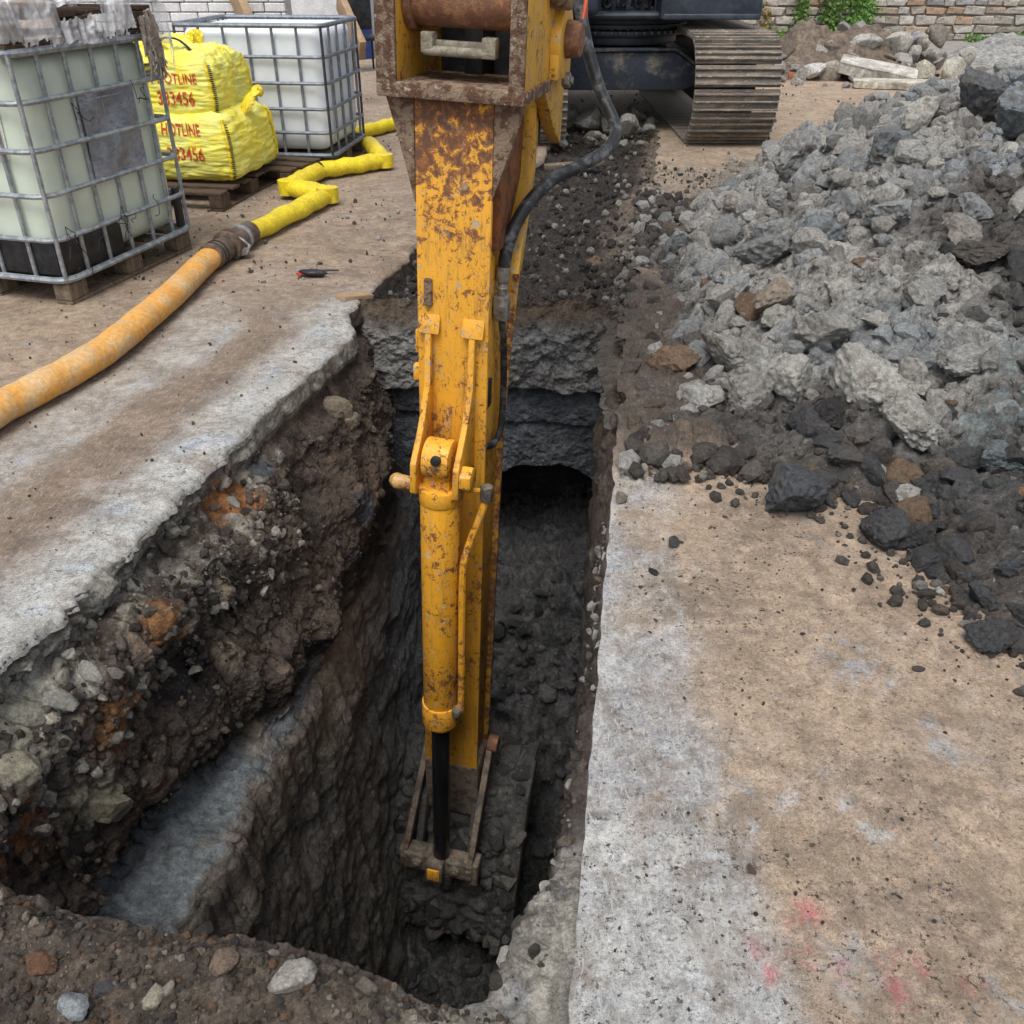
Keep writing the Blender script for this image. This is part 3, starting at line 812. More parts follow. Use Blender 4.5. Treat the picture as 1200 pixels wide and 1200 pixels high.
def trench_end():
    xs = np.linspace(-1.05, .9, 300); zs = np.concatenate([np.linspace(.0, -1.45, 330), np.linspace(-1.46, -1.95, 40)])
    Xg, Zg = np.meshgrid(xs, zs, indexing='ij')
    x, z = Xg.ravel(), Zg.ravel()
    P = np.stack([x, x * 0 + 4.75, z], 1)
    n = fbm(P * 3, 4, .5, 71); n2 = fbm(P * 9, 5, .6, 72, True); n3 = fbm(P * 25, 4, .6, 73, True)
    w1, w2, _ = worley(P * 9, 74); v1, v2, _ = worley(P * 21, 75)
    crack = -.50 + fbm(P * np.array([2.5, 1, 1]), 4, .5, 76) * .07
    crack2 = -.72 + .10 * (x - .2) * -1 + fbm(P * np.array([3, 1, 1]) + 5, 4, .5, 77) * .05
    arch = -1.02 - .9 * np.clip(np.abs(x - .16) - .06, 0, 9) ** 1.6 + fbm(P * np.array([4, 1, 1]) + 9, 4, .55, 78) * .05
    up = sstep(crack - .004, crack + .012, z)
    y = 4.75 - up * (.075 + (w2 - w1) * .025 + (v2 - v1) * .012 + n2 * .035) - (1 - up) * ((v2 - v1) * .008 + n2 * .022 + (w2 - w1) * .008)
    y -= sstep(crack2 - .003, crack2 + .006, z) * .035
    y += n * .06 - n3 * .008 + .10 * (x < -.2) * (x + .2) ** 2
    y += sstep(arch + .02, arch - .03, z) * .70
    y -= sstep(-.16, .0, z) * -.10
    c = np.tile(np.array((.18, .184, .19)), (len(x), 1))
    c = mixc(c, (.26, .255, .245), up * sstep(-.2, .4, n2) * .9)
    c = mixc(c, (.15, .168, .19), (1 - up) * .8)
    c = mixc(c, (.05, .05, .052), sstep(.1, .5, -n2) * .5)
    c = mixc(c, (.30, .27, .20), sstep(.10, .04, np.hypot(x + .02, z + .36) + n3 * .03) * .7)
    c = mixc(c, SOIL * .8, sstep(-.20, -.06, z + n * .12))
    c = mixc(c, (.17, .12, .075), sstep(-.14, -.05, z + n * .1) * sstep(.15, .5, n2 + .3) * .4)
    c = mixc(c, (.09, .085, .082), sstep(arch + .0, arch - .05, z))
    m = np.stack([x * 0 + .2, .2 + .2 * (1 - up), .3 + 0 * x], 1)
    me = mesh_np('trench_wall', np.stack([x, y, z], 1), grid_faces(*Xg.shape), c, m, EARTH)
    return tag(link('trench_wall', me), kind='structure')
trench_end()

def soil_strip():
    y = np.concatenate([np.linspace(4.66, 6.2, 170)[:-1], np.linspace(6.2, 11.4, 170)])
    s = np.linspace(0, 1, 170)
    xl, xr = edge_l(y) - .015, edge_r(y) + .015
    Xg = xl[:, None] + (xr - xl)[:, None] * s[None]
    Yg = np.repeat(y[:, None], len(s), 1)
    S = np.tile(s, len(y)); x, yy = Xg.ravel(), Yg.ravel()
    P = np.stack([x, yy, x * 0], 1)
    n = fbm(P * 2, 4, .5, 81); n2 = fbm(P * 8, 5, .6, 82); w1, w2, wi = worley(P * 8, 83); v1, v2, _ = worley(P * 22, 84)
    z = -.09 - .05 * sstep(6, 5, yy) + n * .06 + (w2 - w1) * .05 + (v2 - v1) * .025 + n2 * .02
    z = z * sstep(11.3, 9.6, yy) * sstep(.0, .04, S) * sstep(1, .93, S) - .012
    z += -.10 * sstep(4.80, 4.68, yy)
    c = np.tile(SOIL * .68, (len(x), 1))
    c = mixc(c, (.028, .025, .024), sstep(.0, .45, n + n2 * .4)); c = mixc(c, (.14, .115, .09), sstep(.2, .5, n2 - n * .4) * .7)
    c = mixc(c, (.22, .15, .09), blobs(x, yy, [(*at(690, 355)[:2], .12), (*at(700, 290)[:2], .08)], 86) * .55)
    c = mixc(c, (.30, .245, .19), sstep(.80, .95, S + n2 * .1) * sstep(5.4, 6.2, yy) * .6)
    c = mixc(c, (.36, .28, .2), sstep(9.6, 10.8, yy + n))
    m = np.stack([x * 0 + .45, x * 0 + .12, x * 0 + .4], 1)
    me = mesh_np('soil_strip', np.stack([x, yy, z], 1), grid_faces(*Xg.shape)[:, ::-1], c, m, EARTH)
    return tag(link('soil_strip', me), kind='structure')
soil_strip()

LIPX = [-2.6, -1.4, -1.02, -.79, -.52, -.31, -.15, -.06, .0, .06, .2]
LIPY = [1.3, 1.22, 1.13, 1.05, 1.02, .97, .92, .915, .93, .90, .84]

def berm_h(x, y):
    P = np.stack([x, y, x * 0], 1)
    w1, w2, _ = worley(P * 11, 92); v1, v2, _ = worley(P * 30, 93)
    lip = np.interp(x, LIPX, LIPY)
    dl = lip - y
    z = .015 + .05 * sstep(.5, .08, dl) * sstep(.0, -.5, x) + fbm(P * 4, 4, .5, 91) * .07 + (w2 - w1) * .02 + (.4 - v1) * .016 + fbm(P * 16, 5, .65, 94, True) * .022
    z -= .05 * sstep(.07, 0, dl)
    return z * sstep(.16, .02, x) - .035 * sstep(-.1, .06, x)

def trench_berm():
    xs = np.concatenate([np.linspace(-2.6, -1.15, 70)[:-1], np.linspace(-1.15, .17, 420)])
    lip = np.interp(xs, LIPX, LIPY) + fbm(np.stack([xs * 9, xs * 0, xs * 0], 1), 4, .6, 95) * .03
    tt = np.concatenate([np.linspace(0, .5, 20)[:-1], np.linspace(.5, 1, 190)])
    rows = []
    y0 = -.9
    for t in tt:
        y = y0 + (lip - y0) * t
        rows.append(np.stack([xs, y, berm_h(xs, y)], 1))
    ztop = rows[-1][:, 2]
    for q in np.linspace(0.02, 1, 70):
        z = ztop + (-3.95 - ztop) * q ** 1.5
        off = .05 * np.sin(min(1, q * 6) * math.pi / 2) - .10 * q
        P = np.stack([xs * 5, xs * 0 + 3, z * 5], 1)
        rows.append(np.stack([xs, lip + off + fbm(P, 4, .55, 96) * .05 * min(1, q * 8), z], 1))
    G = np.stack(rows, 0)
    p = G.reshape(-1, 3)
    m1 = fbm(p * 4, 5, .58, 97); m2 = fbm(p * 13, 5, .6, 98); m3 = fbm(p * 34, 4, .6, 99)
    c = np.tile(np.array((.125, .10, .078)), (len(p), 1))
    c = mixc(c, (.055, .048, .043), sstep(-.05, .35, m1 + .3 * m2) * .9)
    c = mixc(c, (.25, .125, .055), sstep(.25, .5, fbm(p * 5 + 20, 4, .6, 100) + m2 * .3) * sstep(-.2, -.4, p[:, 0]) * .75)
    c = mixc(c, (.30, .26, .21), sstep(.18, .45, m2 + m3 * .4) * .6)
    c = mixc(c, (.40, .365, .30), sstep(-.26, -.10, p[:, 0] + m2 * .1) * .85)
    c = mixc(c, (.10, .085, .07), sstep(.25, .5, m3) * .5)
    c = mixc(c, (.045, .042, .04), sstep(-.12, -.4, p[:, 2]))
    m = np.stack([.6 + 0 * m1, .08 + 0 * m1, .5 + 0 * m1], 1)
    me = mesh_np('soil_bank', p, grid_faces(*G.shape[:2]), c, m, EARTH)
    return tag(link('soil_bank', me), kind='structure')
trench_berm()

# ------------------------------------------------------------------ the spoil heap
TOE = np.array([(2.1, 8.3), (1.70, 7.5), (1.05, 6.14), (.73, 5.04), (.57, 4.0), (.52, 3.4), (.60, 2.95), (.95, 2.72), (1.18, 2.58), (1.22, 2.25), (1.30, 1.98), (1.42, 1.80), (1.9, 1.5), (6.5, 1.2)])
HEAP_POLY = np.concatenate([TOE, [(7.5, 4), (7.5, 10.5), (4.6, 10.0), (2.9, 8.9)]])

def heap_d(x, y):
    """distance inside the heap's outline, negative outside"""
    best = np.full(len(x), 99.0); inside = np.zeros(len(x), bool)
    n = len(HEAP_POLY)
    for i in range(n):
        a, b = HEAP_POLY[i], HEAP_POLY[(i + 1) % n]
        ab = b - a
        t = np.clip(((x - a[0]) * ab[0] + (y - a[1]) * ab[1]) / (ab @ ab), 0, 1)
        best = np.minimum(best, np.hypot(x - a[0] - t * ab[0], y - a[1] - t * ab[1]))
        cr = ((a[1] > y) != (b[1] > y)) & (x < (b[0] - a[0]) * (y - a[1]) / (b[1] - a[1] + 1e-12) + a[0])
        inside ^= cr
    return np.where(inside, best, -best)

def heap_h(x, y, detail=True):
    x, y = np.atleast_1d(np.asarray(x, float)), np.atleast_1d(np.asarray(y, float))
    P = np.stack([x, y, x * 0], 1)
    d = heap_d(x, y) + fbm(P * 2, 3, .5, 101) * .12
    A = np.interp(y, [1.5, 2.6, 3.4, 4.5, 6, 9], [.42, .40, .50, .72, .98, 1.0])
    L = np.interp(y, [1.5, 3, 5, 8], [1.2, 1.1, 1.15, 1.1])
    h = A * (1 - np.exp(-(np.clip(d, 0, 9) / L) ** 1.15))
    k = sstep(0, .35, d)
    if detail:
        w1, w2, _ = worley(P * 4.2, 102); v1, v2, _ = worley(P * 11, 103); u1, u2, _ = worley(P * 26, 104)
        h = h + k * (fbm(P * 1.7, 4, .5, 105) * .14 - np.minimum(w1, .8) * .16 - np.minimum(v1, .8) * .09 - u1 * .025 + .13 + fbm(P * 9, 4, .6, 109, True) * .03)
    return np.where(d > 0, h * 1.0, d * .25) - .02

def heap_colour(x, y, z):
    P = np.stack([x, y, z], 1)
    m1 = fbm(P * 1.5, 4, .55, 111); m2 = fbm(P * 6, 5, .6, 112); m3 = fbm(P * 20, 4, .6, 113)
    c = np.tile(np.array((.33, .32, .298)), (len(x), 1))
    c = mixc(c, (.095, .085, .077), sstep(.16, .36, fbm(P * 1.3 + 9, 5, .6, 116)) * .8)
    c = mixc(c, (.24, .257, .265), sstep(-.1, .4, m1 + .3 * m2)); c = mixc(c, (.36, .345, .315), sstep(.1, .5, m2) * .6)
    c = mixc(c, (.13, .125, .12), sstep(.15, .5, -m2 + m3 * .3) * .6)
    # dark soil: right-hand flank and the toe
    dk = blobs(x, y, [(2.35, 4.3, .55), (2.9, 4.1, .6), (2.2, 3.6, .3), (3.2, 4.9, .4), (1.6, 2.4, .55), (2.0, 2.7, .5), (2.3, 2.2, .7), (1.15, 3.0, .3), (.85, 3.1, .3), (.8, 3.7, .16), (2.9, 3.0, .7)], 114)
    c = mixc(c, (.085, .078, .072), np.clip(dk * 1.1 + m2 * .5 * dk, 0, 1) * .92)
    bl = blobs(x, y, [(1.95, 3.1, .2), (2.15, 2.9, .2), (1.7, 2.9, .15), (1.5, 2.6, .16)], 115)
    c = mixc(c, (.20, .25, .26), bl * sstep(-.2, .3, m3) * .8)
    d = heap_d(x, y)
    c = mixc(c, (.085, .082, .080), sstep(2.95, 2.65, y + m2 * .2) * .85)
    c = mixc(c, (.30, .24, .18), sstep(.30, .0, d + m2 * .15) * sstep(5.2, 6.2, y) * .6)
    c = mixc(c, (.085, .074, .064), sstep(.34, .08, d + m2 * .22) * sstep(5.8, 5.0, y) * .9)
    c = mixc(c, SOIL * 1.5, sstep(.45, .1, d + m2 * .2) * sstep(5.6, 4.4, y) * sstep(3.2, 3.8, y) * .55)
    return c, m2

def heap():
    xs = np.concatenate([np.linspace(.38, 3.4, 440)[:-1], np.linspace(3.4, 7.6, 130)])
    ys = np.concatenate([np.linspace(1.2, 4.5, 330)[:-1], np.linspace(4.5, 10.6, 300)])
    Xg, Yg = np.meshgrid(xs, ys, indexing='ij')
    x, y = Xg.ravel(), Yg.ravel()
    z = heap_h(x, y)
    P = np.stack([x, y, z], 1)
    z = z + sstep(.0, .2, heap_d(x, y)) * fbm(P * 9, 4, .55, 106, True) * .02
    c, m2 = heap_colour(x, y, z)
    m = np.stack([x * 0 + .5, x * 0 + .1, .35 + .3 * m2], 1)
    F = grid_faces(*Xg.shape)
    keep = (z[F] > -.06).any(1)
    # undercut feel: push points sideways a little so that lumps overhang
    sx, sy = fbm(P * 7, 4, .6, 107) * .05, fbm(P * 7 + 50, 4, .6, 108) * .05
    V = np.stack([x + sx, y + sy, z], 1)
    me = mesh_np('spoil_heap', V, F[keep], c, m, EARTH)
    return tag(link('spoil_heap', me), 'big heap of grey clay and dark soil dug from the trench', 'spoil heap', kind='thing')
heap()

def on_heap(u, v, lift=0.0):
    """point of the heap or ground seen at a pixel"""
    r = ray(u, v)
    t = np.linspace(2.0, 16, 900)
    q = np.array([0, 0, CAM_H])[None] + t[:, None] * r[None]
    h = np.maximum(heap_h(q[:, 0], q[:, 1], False), 0) + lift
    i = int(np.argmax(q[:, 2] < h)) if (q[:, 2] < h).any() else -1
    return q[i]

def zat(u, v, y):
    r = ray(u, v)
    return np.array([0, 0, CAM_H]) + r * (y / r[1])

# ------------------------------------------------------------------ the excavator
EX = empty('excavator', (1.25, 11.2, 0))
tag(EX, 'tracked excavator reaching its worn yellow stick and bucket down into the trench', 'excavator')

def local(p):
    return (p[0] - EX.location.x, p[1] - EX.location.y, p[2])

STICK_LOC = (-.246, 3.4, 0)
STICK_ROT = (0, R(2.3), R(-14))
SM = Matrix.Translation(STICK_LOC) @ Matrix.Rotation(R(-14), 4, 'Z') @ Matrix.Rotation(R(2.3), 4, 'Y')
SMI = SM.inverted()

def at_stick(o):
    """a part modelled in the stick's own frame, hung on the excavator"""
    o.parent = EX
    o.location = local(STICK_LOC)
    o.rotation_euler = STICK_ROT
    return o

# the welded beam: front plate, two webs, rear flange
prof = [(1.16, .62), (.95, .66), (.72, .62), (.31, .46), (.06, .38), (-.26, .31), (-1.2, .27), (-2.15, .23)]
b = MB()
b.box((0, .012, -.49), (.29, .024, 3.3))
web = [(.024, 1.16)] + [(d, z) for z, d in prof] + [(.024, -2.15)]
b.prism(web, -.118, -.098); b.prism(web, .098, .118)
for s in (-1, 1):                                              # weld ribs standing on the webs
    b.box((s * .124, .05, -.6), (.014, .016, 2.6))
flange = [(d, z) for z, d in prof] + [(d + .022, z) for z, d in reversed(prof)]
stick = at_stick(b.build('stick', M_STICK, None, .006))
b = MB(); b.prism(flange, -.145, .145); b.build('rear_flange', mat_paint('scraped_paint', (0.62, 0.33, 0.05), 1.0, None, None, .7, 1.2), stick, .005)
b = MB(); b.prism([(-.004, -2.13), (.02, -2.10), (.235, -2.14), (.20, -2.5), (.12, -2.6), (.03, -2.55)], -.15, .15)
b.build('stick_tip', M_LINK, stick, .01)
# slanted stiffeners in front of the webs near the top
b = MB()
b.prism([(.10, 1.14), (.50, 1.14), (.44, .86), (.20, .62), (.10, .62)], .119, .150)
b.build('gusset', M_RUSTWEB, stick, .004)
b = MB()
b.prism([(.44, 1.14), (.50, 1.14), (.47, .86), (.30, .50), (.24, .50), (.42, .86)], .119, .20)
b.build('stiffener', M_CHEEK, stick, .004)
# pivot frame at the head: two cheeks and a floor plate, caked with rust and mud
b = MB()
ck = [(-.03, 1.165), (.02, 1.165), (.30, 1.165), (.52, 1.0), (.66, .93), (.66, 1.42), (.58, 1.52), (.56, 1.95), (.02, 1.95), (-.05, 1.45)]
b.prism(ck, -.262, -.196); b.prism(ck, .206, .258)
b.build('side_cheek', M_CHEEK, stick, .008)
b = MB()
b.box((0, .16, 1.185), (.535, .40, .042))
b.prism([(-.262, 1.20), (-.262, 1.95), (-.19, 1.95), (-.19, 1.205)], -.052, -.030, 'y')
b.prism([(.204, 1.205), (.204, 1.95), (.258, 1.95), (.258, 1.20)], -.052, -.030, 'y')
b.box((0, -.040, 1.186), (.524, .022, .05))
b.build('head_frame', M_RUSTY, stick, .006)
b = MB()
b.prism([(-.25, 1.163), (-.146, 1.163), (-.146, .80), (-.20, 1.0)], .0, .028, 'y')
b.build('corner_gusset', M_RUSTY, stick, .003)
b = MB()
b.prism([(.146, 1.163), (.25, 1.163), (.23, 1.07), (.146, .84)], .0, .028, 'y')
b.build('corner_gusset', M_RUSTY, stick, .003)
b = MB(); b.cyl((-.195, .13, 1.45), (.205, .13, 1.45), .082, n=32)
b.cyl((-.195, .13, 1.45), (-.165, .13, 1.45), .10, n=32)
b.build('pivot_tube', M_TUBE, stick, .004)
b = MB(); b.box((.0, .10, 1.315), (.26, .03, .035)); b.box((-.115, .085, 1.325), (.045, .06, .065)); b.box((.105, .085, 1.318), (.05, .06, .065))
b.cyl((-.13, .07, 1.30), (.125, .07, 1.30), .016)
b.build('bracket', mat_mix('grey_mud_steel', (.30, .28, .22), (.18, .16, .12), 22, .4, .6, .8, 0, .5), stick, .006)
b = MB(); b.box((0, .50, 1.4), (.40, .05, .9)); b.box((-.02, .40, 1.30), (.07, .18, .3))
b.build('inner_plate', M_DARK, stick, .004)
b = MB(); b.cyl((.256, .46, 1.32), (.296, .46, 1.32), .125, n=32)
b.prism([(.34, 1.20), (.58, 1.20), (.58, 1.33), (.34, 1.33)], .258, .293)
b.build('pin_boss', M_CHEEK, stick, .006)
b = MB(); b.cyl((.295, .46, 1.33), (.352, .46, 1.33), .066, .058, n=28)
b.build('pivot_pin', M_TUBE, stick, .006)
b = MB(); b.cyl((.285, .48, 1.19), (.315, .48, 1.19), .028, n=6); b.cyl((.315, .48, 1.19), (.325, .48, 1.19), .014)
b.build('bolt', M_STEEL, stick, .002)
b = MB(); b.box((.295, .36, 1.53), (.07, .16, .13)); b.cyl((.26, .32, 1.47), (.335, .32, 1.47), .04)
b.cyl((.27, .38, 1.60), (.33, .38, 1.60), .055)
b.build('hose_clamp', M_RUSTY, stick, .012)
b = MB(); b.prism([(.44, 1.40), (.52, 1.40), (.49, 1.47)], .345, .357)
b.build('reflector', mat_mix('orange_red_plastic', (.62, .10, .03), (.5, .08, .03), 8, .4, .6, .5), stick, .002)
# lugs that carry the bucket cylinder
for lx in (-.094, .086):
    b = MB()
    b.prism([(0, .37), (-.03, .30), (-.045, .10), (-.13, -.05), (-.235, -.17), (-.245, -.30), (-.17, -.34), (-.08, -.25), (0, -.25)], lx - .013, lx + .013)
    b.prism([(-.002, .385), (-.002, .33), (-.03, .31)], lx - .045, lx + .045)
    b.build('lug', M_STICK, stick, .005)
b = MB(); b.cyl((.10, -.19, -.22), (.148, -.19, -.22), .055, n=6); b.build('pin_cap', M_CYL, stick, .006)
b = MB(); b.box((-.098, -.002, .47), (.034, .028, .11)); b.build('paint_lump', M_RUSTY, stick, .01, 3)
b = MB(); b.box((-.158, .03, .12), (.03, .04, .07)); b.box((-.158, .05, .25), (.016, .05, .10)); b.build('pad', M_CYL, stick, .008)
# bucket cylinder
CY, CX = -.17, .0
b = MB()
b.cyl((CX, CY, -.30), (CX, CY, -1.60), .0835, n=40)
b.cyl((CX, CY, -.285), (CX, CY, -.355), .089, n=40); b.cyl((CX, CY, -1.50), (CX, CY, -1.63), .092, n=40)
b.cyl((CX, CY, -1.63), (CX, CY, -1.655), .075, n=40)
cyl = at_stick(b.build('bucket_cylinder', M_CYL, None, .005))
b = MB(); b.box((CX, CY + .01, -.24), (.105, .10, .14)); b.cyl((CX - .056, CY, -.16), (CX + .056, CY, -.16), .085, n=28)
b.build('cylinder_eye', M_CYL, cyl, .006)
b = MB(); b.cyl((CX + .01, CY - .095, -.125), (CX + .01, CY - .075, -.125), .022, n=8); b.build('grease_nipple', M_DARK, cyl, .002)
b = MB(); b.cyl((CX, CY, -1.64), (CX, CY, -2.66), .047, n=32); b.build('piston_rod', M_ROD, cyl)
b = MB(); b.tube([(-.10, CY + .02, -.315), (-.15, CY + .01, -.305), (-.185, CY + .0, -.30), (-.20, CY + .03, -.315), (-.17, CY + .12, -.40)], [.032, .03, .033, .034, .02], 12)
b.build('oil_port', mat_paint('port_paint', (.60, .36, .12), .4, None, None, .5, 1.4), cyl, .0)
b = MB(); b.tube([(.07, CY - .0, -.29), (.12, CY + .02, -.30), (.175, CY + .06, -.315)], [.010, .012, .012], 8)
b.tube(bez([(.185, CY + .06, -.35), (.165, CY + .04, -.43), (.12, CY + .0, -.60), (.108, CY - .02, -.75), (.108, CY - .02, -1.45), (.100, CY - .03, -1.52)], 8), .017, 10)
b.build('oil_pipe', M_CYL, cyl)
b = MB(); b.box((.185, CY + .06, -.325), (.05, .05, .05)); b.cyl((.185, CY + .06, -.36), (.185, CY + .06, -.29), .03, n=8)
b.build('pipe_joint', M_LINK, cyl, .006)
b = MB(); b.cyl((.095, CY - .05, -1.53), (.095, CY - .05, -1.49), .024, n=10); b.build('pipe_end', M_LINK, cyl, .004)
# linkage at the bottom
b = MB()
b.box((-.012, CY + .01, -2.74), (.40, .10, .13)); b.box((-.02, CY - .03, -2.74), (.10, .12, .155))
b.box((.19, CY + .02, -2.76), (.05, .10, .17)); b.box((-.215, CY + .02, -2.75), (.05, .10, .16))
lk = at_stick(b.build('bucket_linkage', M_LINK, None, .012, 3))
b = MB(); b.box((-.018, CY - .096, -2.735), (.07, .012, .085)); b.build('painted_patch', M_CYL, lk, .004)
for bx in (-.13, .09):
    b = MB(); b.cyl((bx, CY - .062, -2.725), (bx, CY - .035, -2.725), .030, n=6); b.cyl((bx, CY - .07, -2.725), (bx, CY - .055, -2.725), .014, n=12)
    b.build('bolt', M_LINK, lk, .003)
for sx, x0, x1 in ((-1, -.155, -.212), (1, .185, .165)):
    b = MB(); b.prism([(CY + .29, -2.02), (CY + .34, -2.08), (CY + .05, -2.83), (CY - .03, -2.83), (CY - .045, -2.72)], -.017, .017)
    o = b.build('link', M_LINK, lk, .005)
    o.rotation_euler = (0, math.atan2(x0 - x1, .7), 0)
    o.location = ((x0 + x1) / 2 + math.sin(math.atan2(x0 - x1, .7)) * 2.4, 0, 0)
b = MB(); b.cyl((.17, CY + .31, -2.06), (.225, CY + .31, -2.06), .048, n=16); b.build('link_pin', M_TUBE, lk, .006)
b = MB(); b.tube([(.02, CY, -2.80), (.03, CY, -2.87), (.02, CY + .01, -2.95)], [.05, .035, .032], 12); b.build('drip_lug', M_MUD, lk)

def bucket_mesh():
    """a rounded, mud-caked shell open towards the machine"""
    prof2 = [(.50, -2.36), (.32, -2.32), (.18, -2.42), (.07, -2.62), (.0, -2.85), (-.07, -3.08), (-.10, -3.32), (-.04, -3.56), (.14, -3.68), (.50, -3.70)]
    n, mx = 150, 110
    t = np.linspace(0, 1, n)
    arr = np.array(bez([(a, c) for a, c in prof2], 16))
    q = np.linspace(0, len(arr) - 1, n); py = np.interp(q, np.arange(len(arr)), arr[:, 0]); pz = np.interp(q, np.arange(len(arr)), arr[:, 1])
    xs = np.linspace(-.42, .40, mx)
    G = np.stack([np.repeat(xs[None], n, 0), np.repeat(py[:, None], mx, 1), np.repeat(pz[:, None], mx, 1)], -1)
    N = grid_normals(G); p = G.reshape(-1, 3)
    w1, w2, _ = worley(p * 8, 121)
    d = fbm(p * 4, 4, .5, 122) * .05 + (w2 - w1) * .06 + fbm(p * 14, 4, .6, 123, True) * .02
    e = np.minimum(p[:, 0] + .42, .40 - p[:, 0])
    sgn = 1 if (N[75, 50] @ np.array([0, -1, 0])) > 0 else -1
    d = np.where(e < .035, .028, d)
    p = p + sgn * N.reshape(-1, 3) * d[:, None]
    m2 = fbm(p * 7, 5, .6, 124)
    c = np.tile(np.array((.075, .072, .070)), (len(p), 1))
    c = mixc(c, (.12, .115, .11), sstep(0, .45, m2)); c = mixc(c, (.10, .085, .07), sstep(.3, .6, fbm(p * 4, 4, .6, 125)) * .6)
    m = np.stack([.15 + 0 * m2, .55 + 0 * m2, .3 + 0 * m2], 1)
    return mesh_np('bucket', p, grid_faces(n, mx), c, m, EARTH)
bucket = at_stick(link('bucket', bucket_mesh()))
for sx in (-.425, .405):
    b = MB(); b.prism([(.34, -2.34), (.28, -2.27), (.12, -2.40), (-.10, -3.05), (-.14, -3.34), (-.06, -3.60), (.16, -3.72), (.20, -3.60), (.04, -3.48), (-.02, -3.3), (.04, -3.0), (.22, -2.5)], sx - .012, sx + .012)
    b.build('side_plate', M_MUD, bucket, .011, 3)
BUCKET = bucket
for sx in (-.16, .14):
    b = MB(); b.prism([(.36, -2.46), (.12, -2.34), (.0, -2.44), (-.10, -2.74), (-.02, -2.82), (.30, -2.66)], sx - .02, sx + .02)
    b.build('bucket_ear', M_MUD, bucket, .008)
# hydraulic hose
hp = [zat(676, -30, 4.3), zat(680, 10, 4.25), zat(690, 62, 4.2), zat(704, 108, 4.15), zat(719, 142, 4.08), zat(721, 160, 4.0), zat(708, 178, 3.92), zat(680, 194, 3.82), zat(648, 210, 3.72), zat(621, 236, 3.64), zat(604, 264, 3.58), zat(594, 292, 3.55), zat(590, 318, 3.54)]
b = MB(); b.tube([local(p) for p in bez(hp, 8)], .0255, 14)
hose = b.build('hydraulic_hose', M_RUBBER, EX)
b = MB(); p0, p1, p2, p3 = [local(zat(u, v, y)) for u, v, y in ((590, 312, 3.54), (589, 330, 3.54), (588, 346, 3.53), (588, 374, 3.52))]
b.cyl(p0, p1, .028, n=14); b.cyl(p1, p2, .020, n=8); b.cyl(Vector(p1).lerp(Vector(p2), .4), Vector(p1).lerp(Vector(p2), .6), .027, n=6)
b.box(Vector(p2).lerp(Vector(p3), .5), (.058, .055, .10), R(-14)); c0 = Vector(p2).lerp(Vector(p3), .45)
b.cyl(c0 + Vector((0, -.027, 0)), c0 + Vector((0, -.036, 0)), .017, n=14)
b.build('hose_fitting', M_STEEL, hose, .004)
b = MB(); b.tube([local(p) for p in bez([zat(588, 374, 3.52), zat(590, 400, 3.56), zat(590, 450, 3.60), zat(587, 500, 3.60), zat(578, 520, 3.52), zat(566, 523, 3.40)], 8)], .015, 10)
b.build('steel_pipe', M_RUBBER, hose)
b = MB(); b.box((.118, .10, .03), (.03, .06, .12)); b.build('pipe_clamp', M_DARK, stick, .004)
# boom from the stick head back and up to the house
b = MB()
A, E, F = Vector(local((.02, 4.02, 2.15))), Vector(local((.55, 7.2, 4.3))), Vector(local((1.15, 10.4, 1.9)))
def beam(bb, p, q, w, h0, h1):
    d = (q - p).normalized(); s = d.cross(Vector((0, 0, 1))).normalized(); u = s.cross(d)
    vs = [bb.bm.verts.new(c) for c in [p + s * w + u * h0, p - s * w + u * h0, p - s * w - u * h0, p + s * w - u * h0, q + s * w + u * h1, q - s * w + u * h1, q - s * w - u * h1, q + s * w - u * h1]]
    for f in ((0, 1, 2, 3), (7, 6, 5, 4), (0, 4, 5, 1), (1, 5, 6, 2), (2, 6, 7, 3), (3, 7, 4, 0)):
        bb.bm.faces.new([vs[i] for i in f])
beam(b, A, E, .17, .16, .34); beam(b, E + Vector((0, -.1, .02)), F, .19, .35, .24)
boom = b.build('boom', M_STICK, EX, .015)
b = MB(); pA = SM @ Vector((-.16, .40, 1.72)); pB = SM @ Vector((.16, .40, 1.72))
b.prism([(.05, 1.62), (.40, 1.60), (.80, 2.0), (.74, 2.4), (.40, 2.3), (.10, 1.9)], -.185, -.13); b.prism([(.05, 1.62), (.40, 1.60), (.80, 2.0), (.74, 2.4), (.40, 2.3), (.10, 1.9)], .13, .185)
b.cyl((-.30, .38, 1.78), (.30, .38, 1.78), .06, n=20)
o = at_stick(b.build('boom_fork', M_STICK, None, .01))

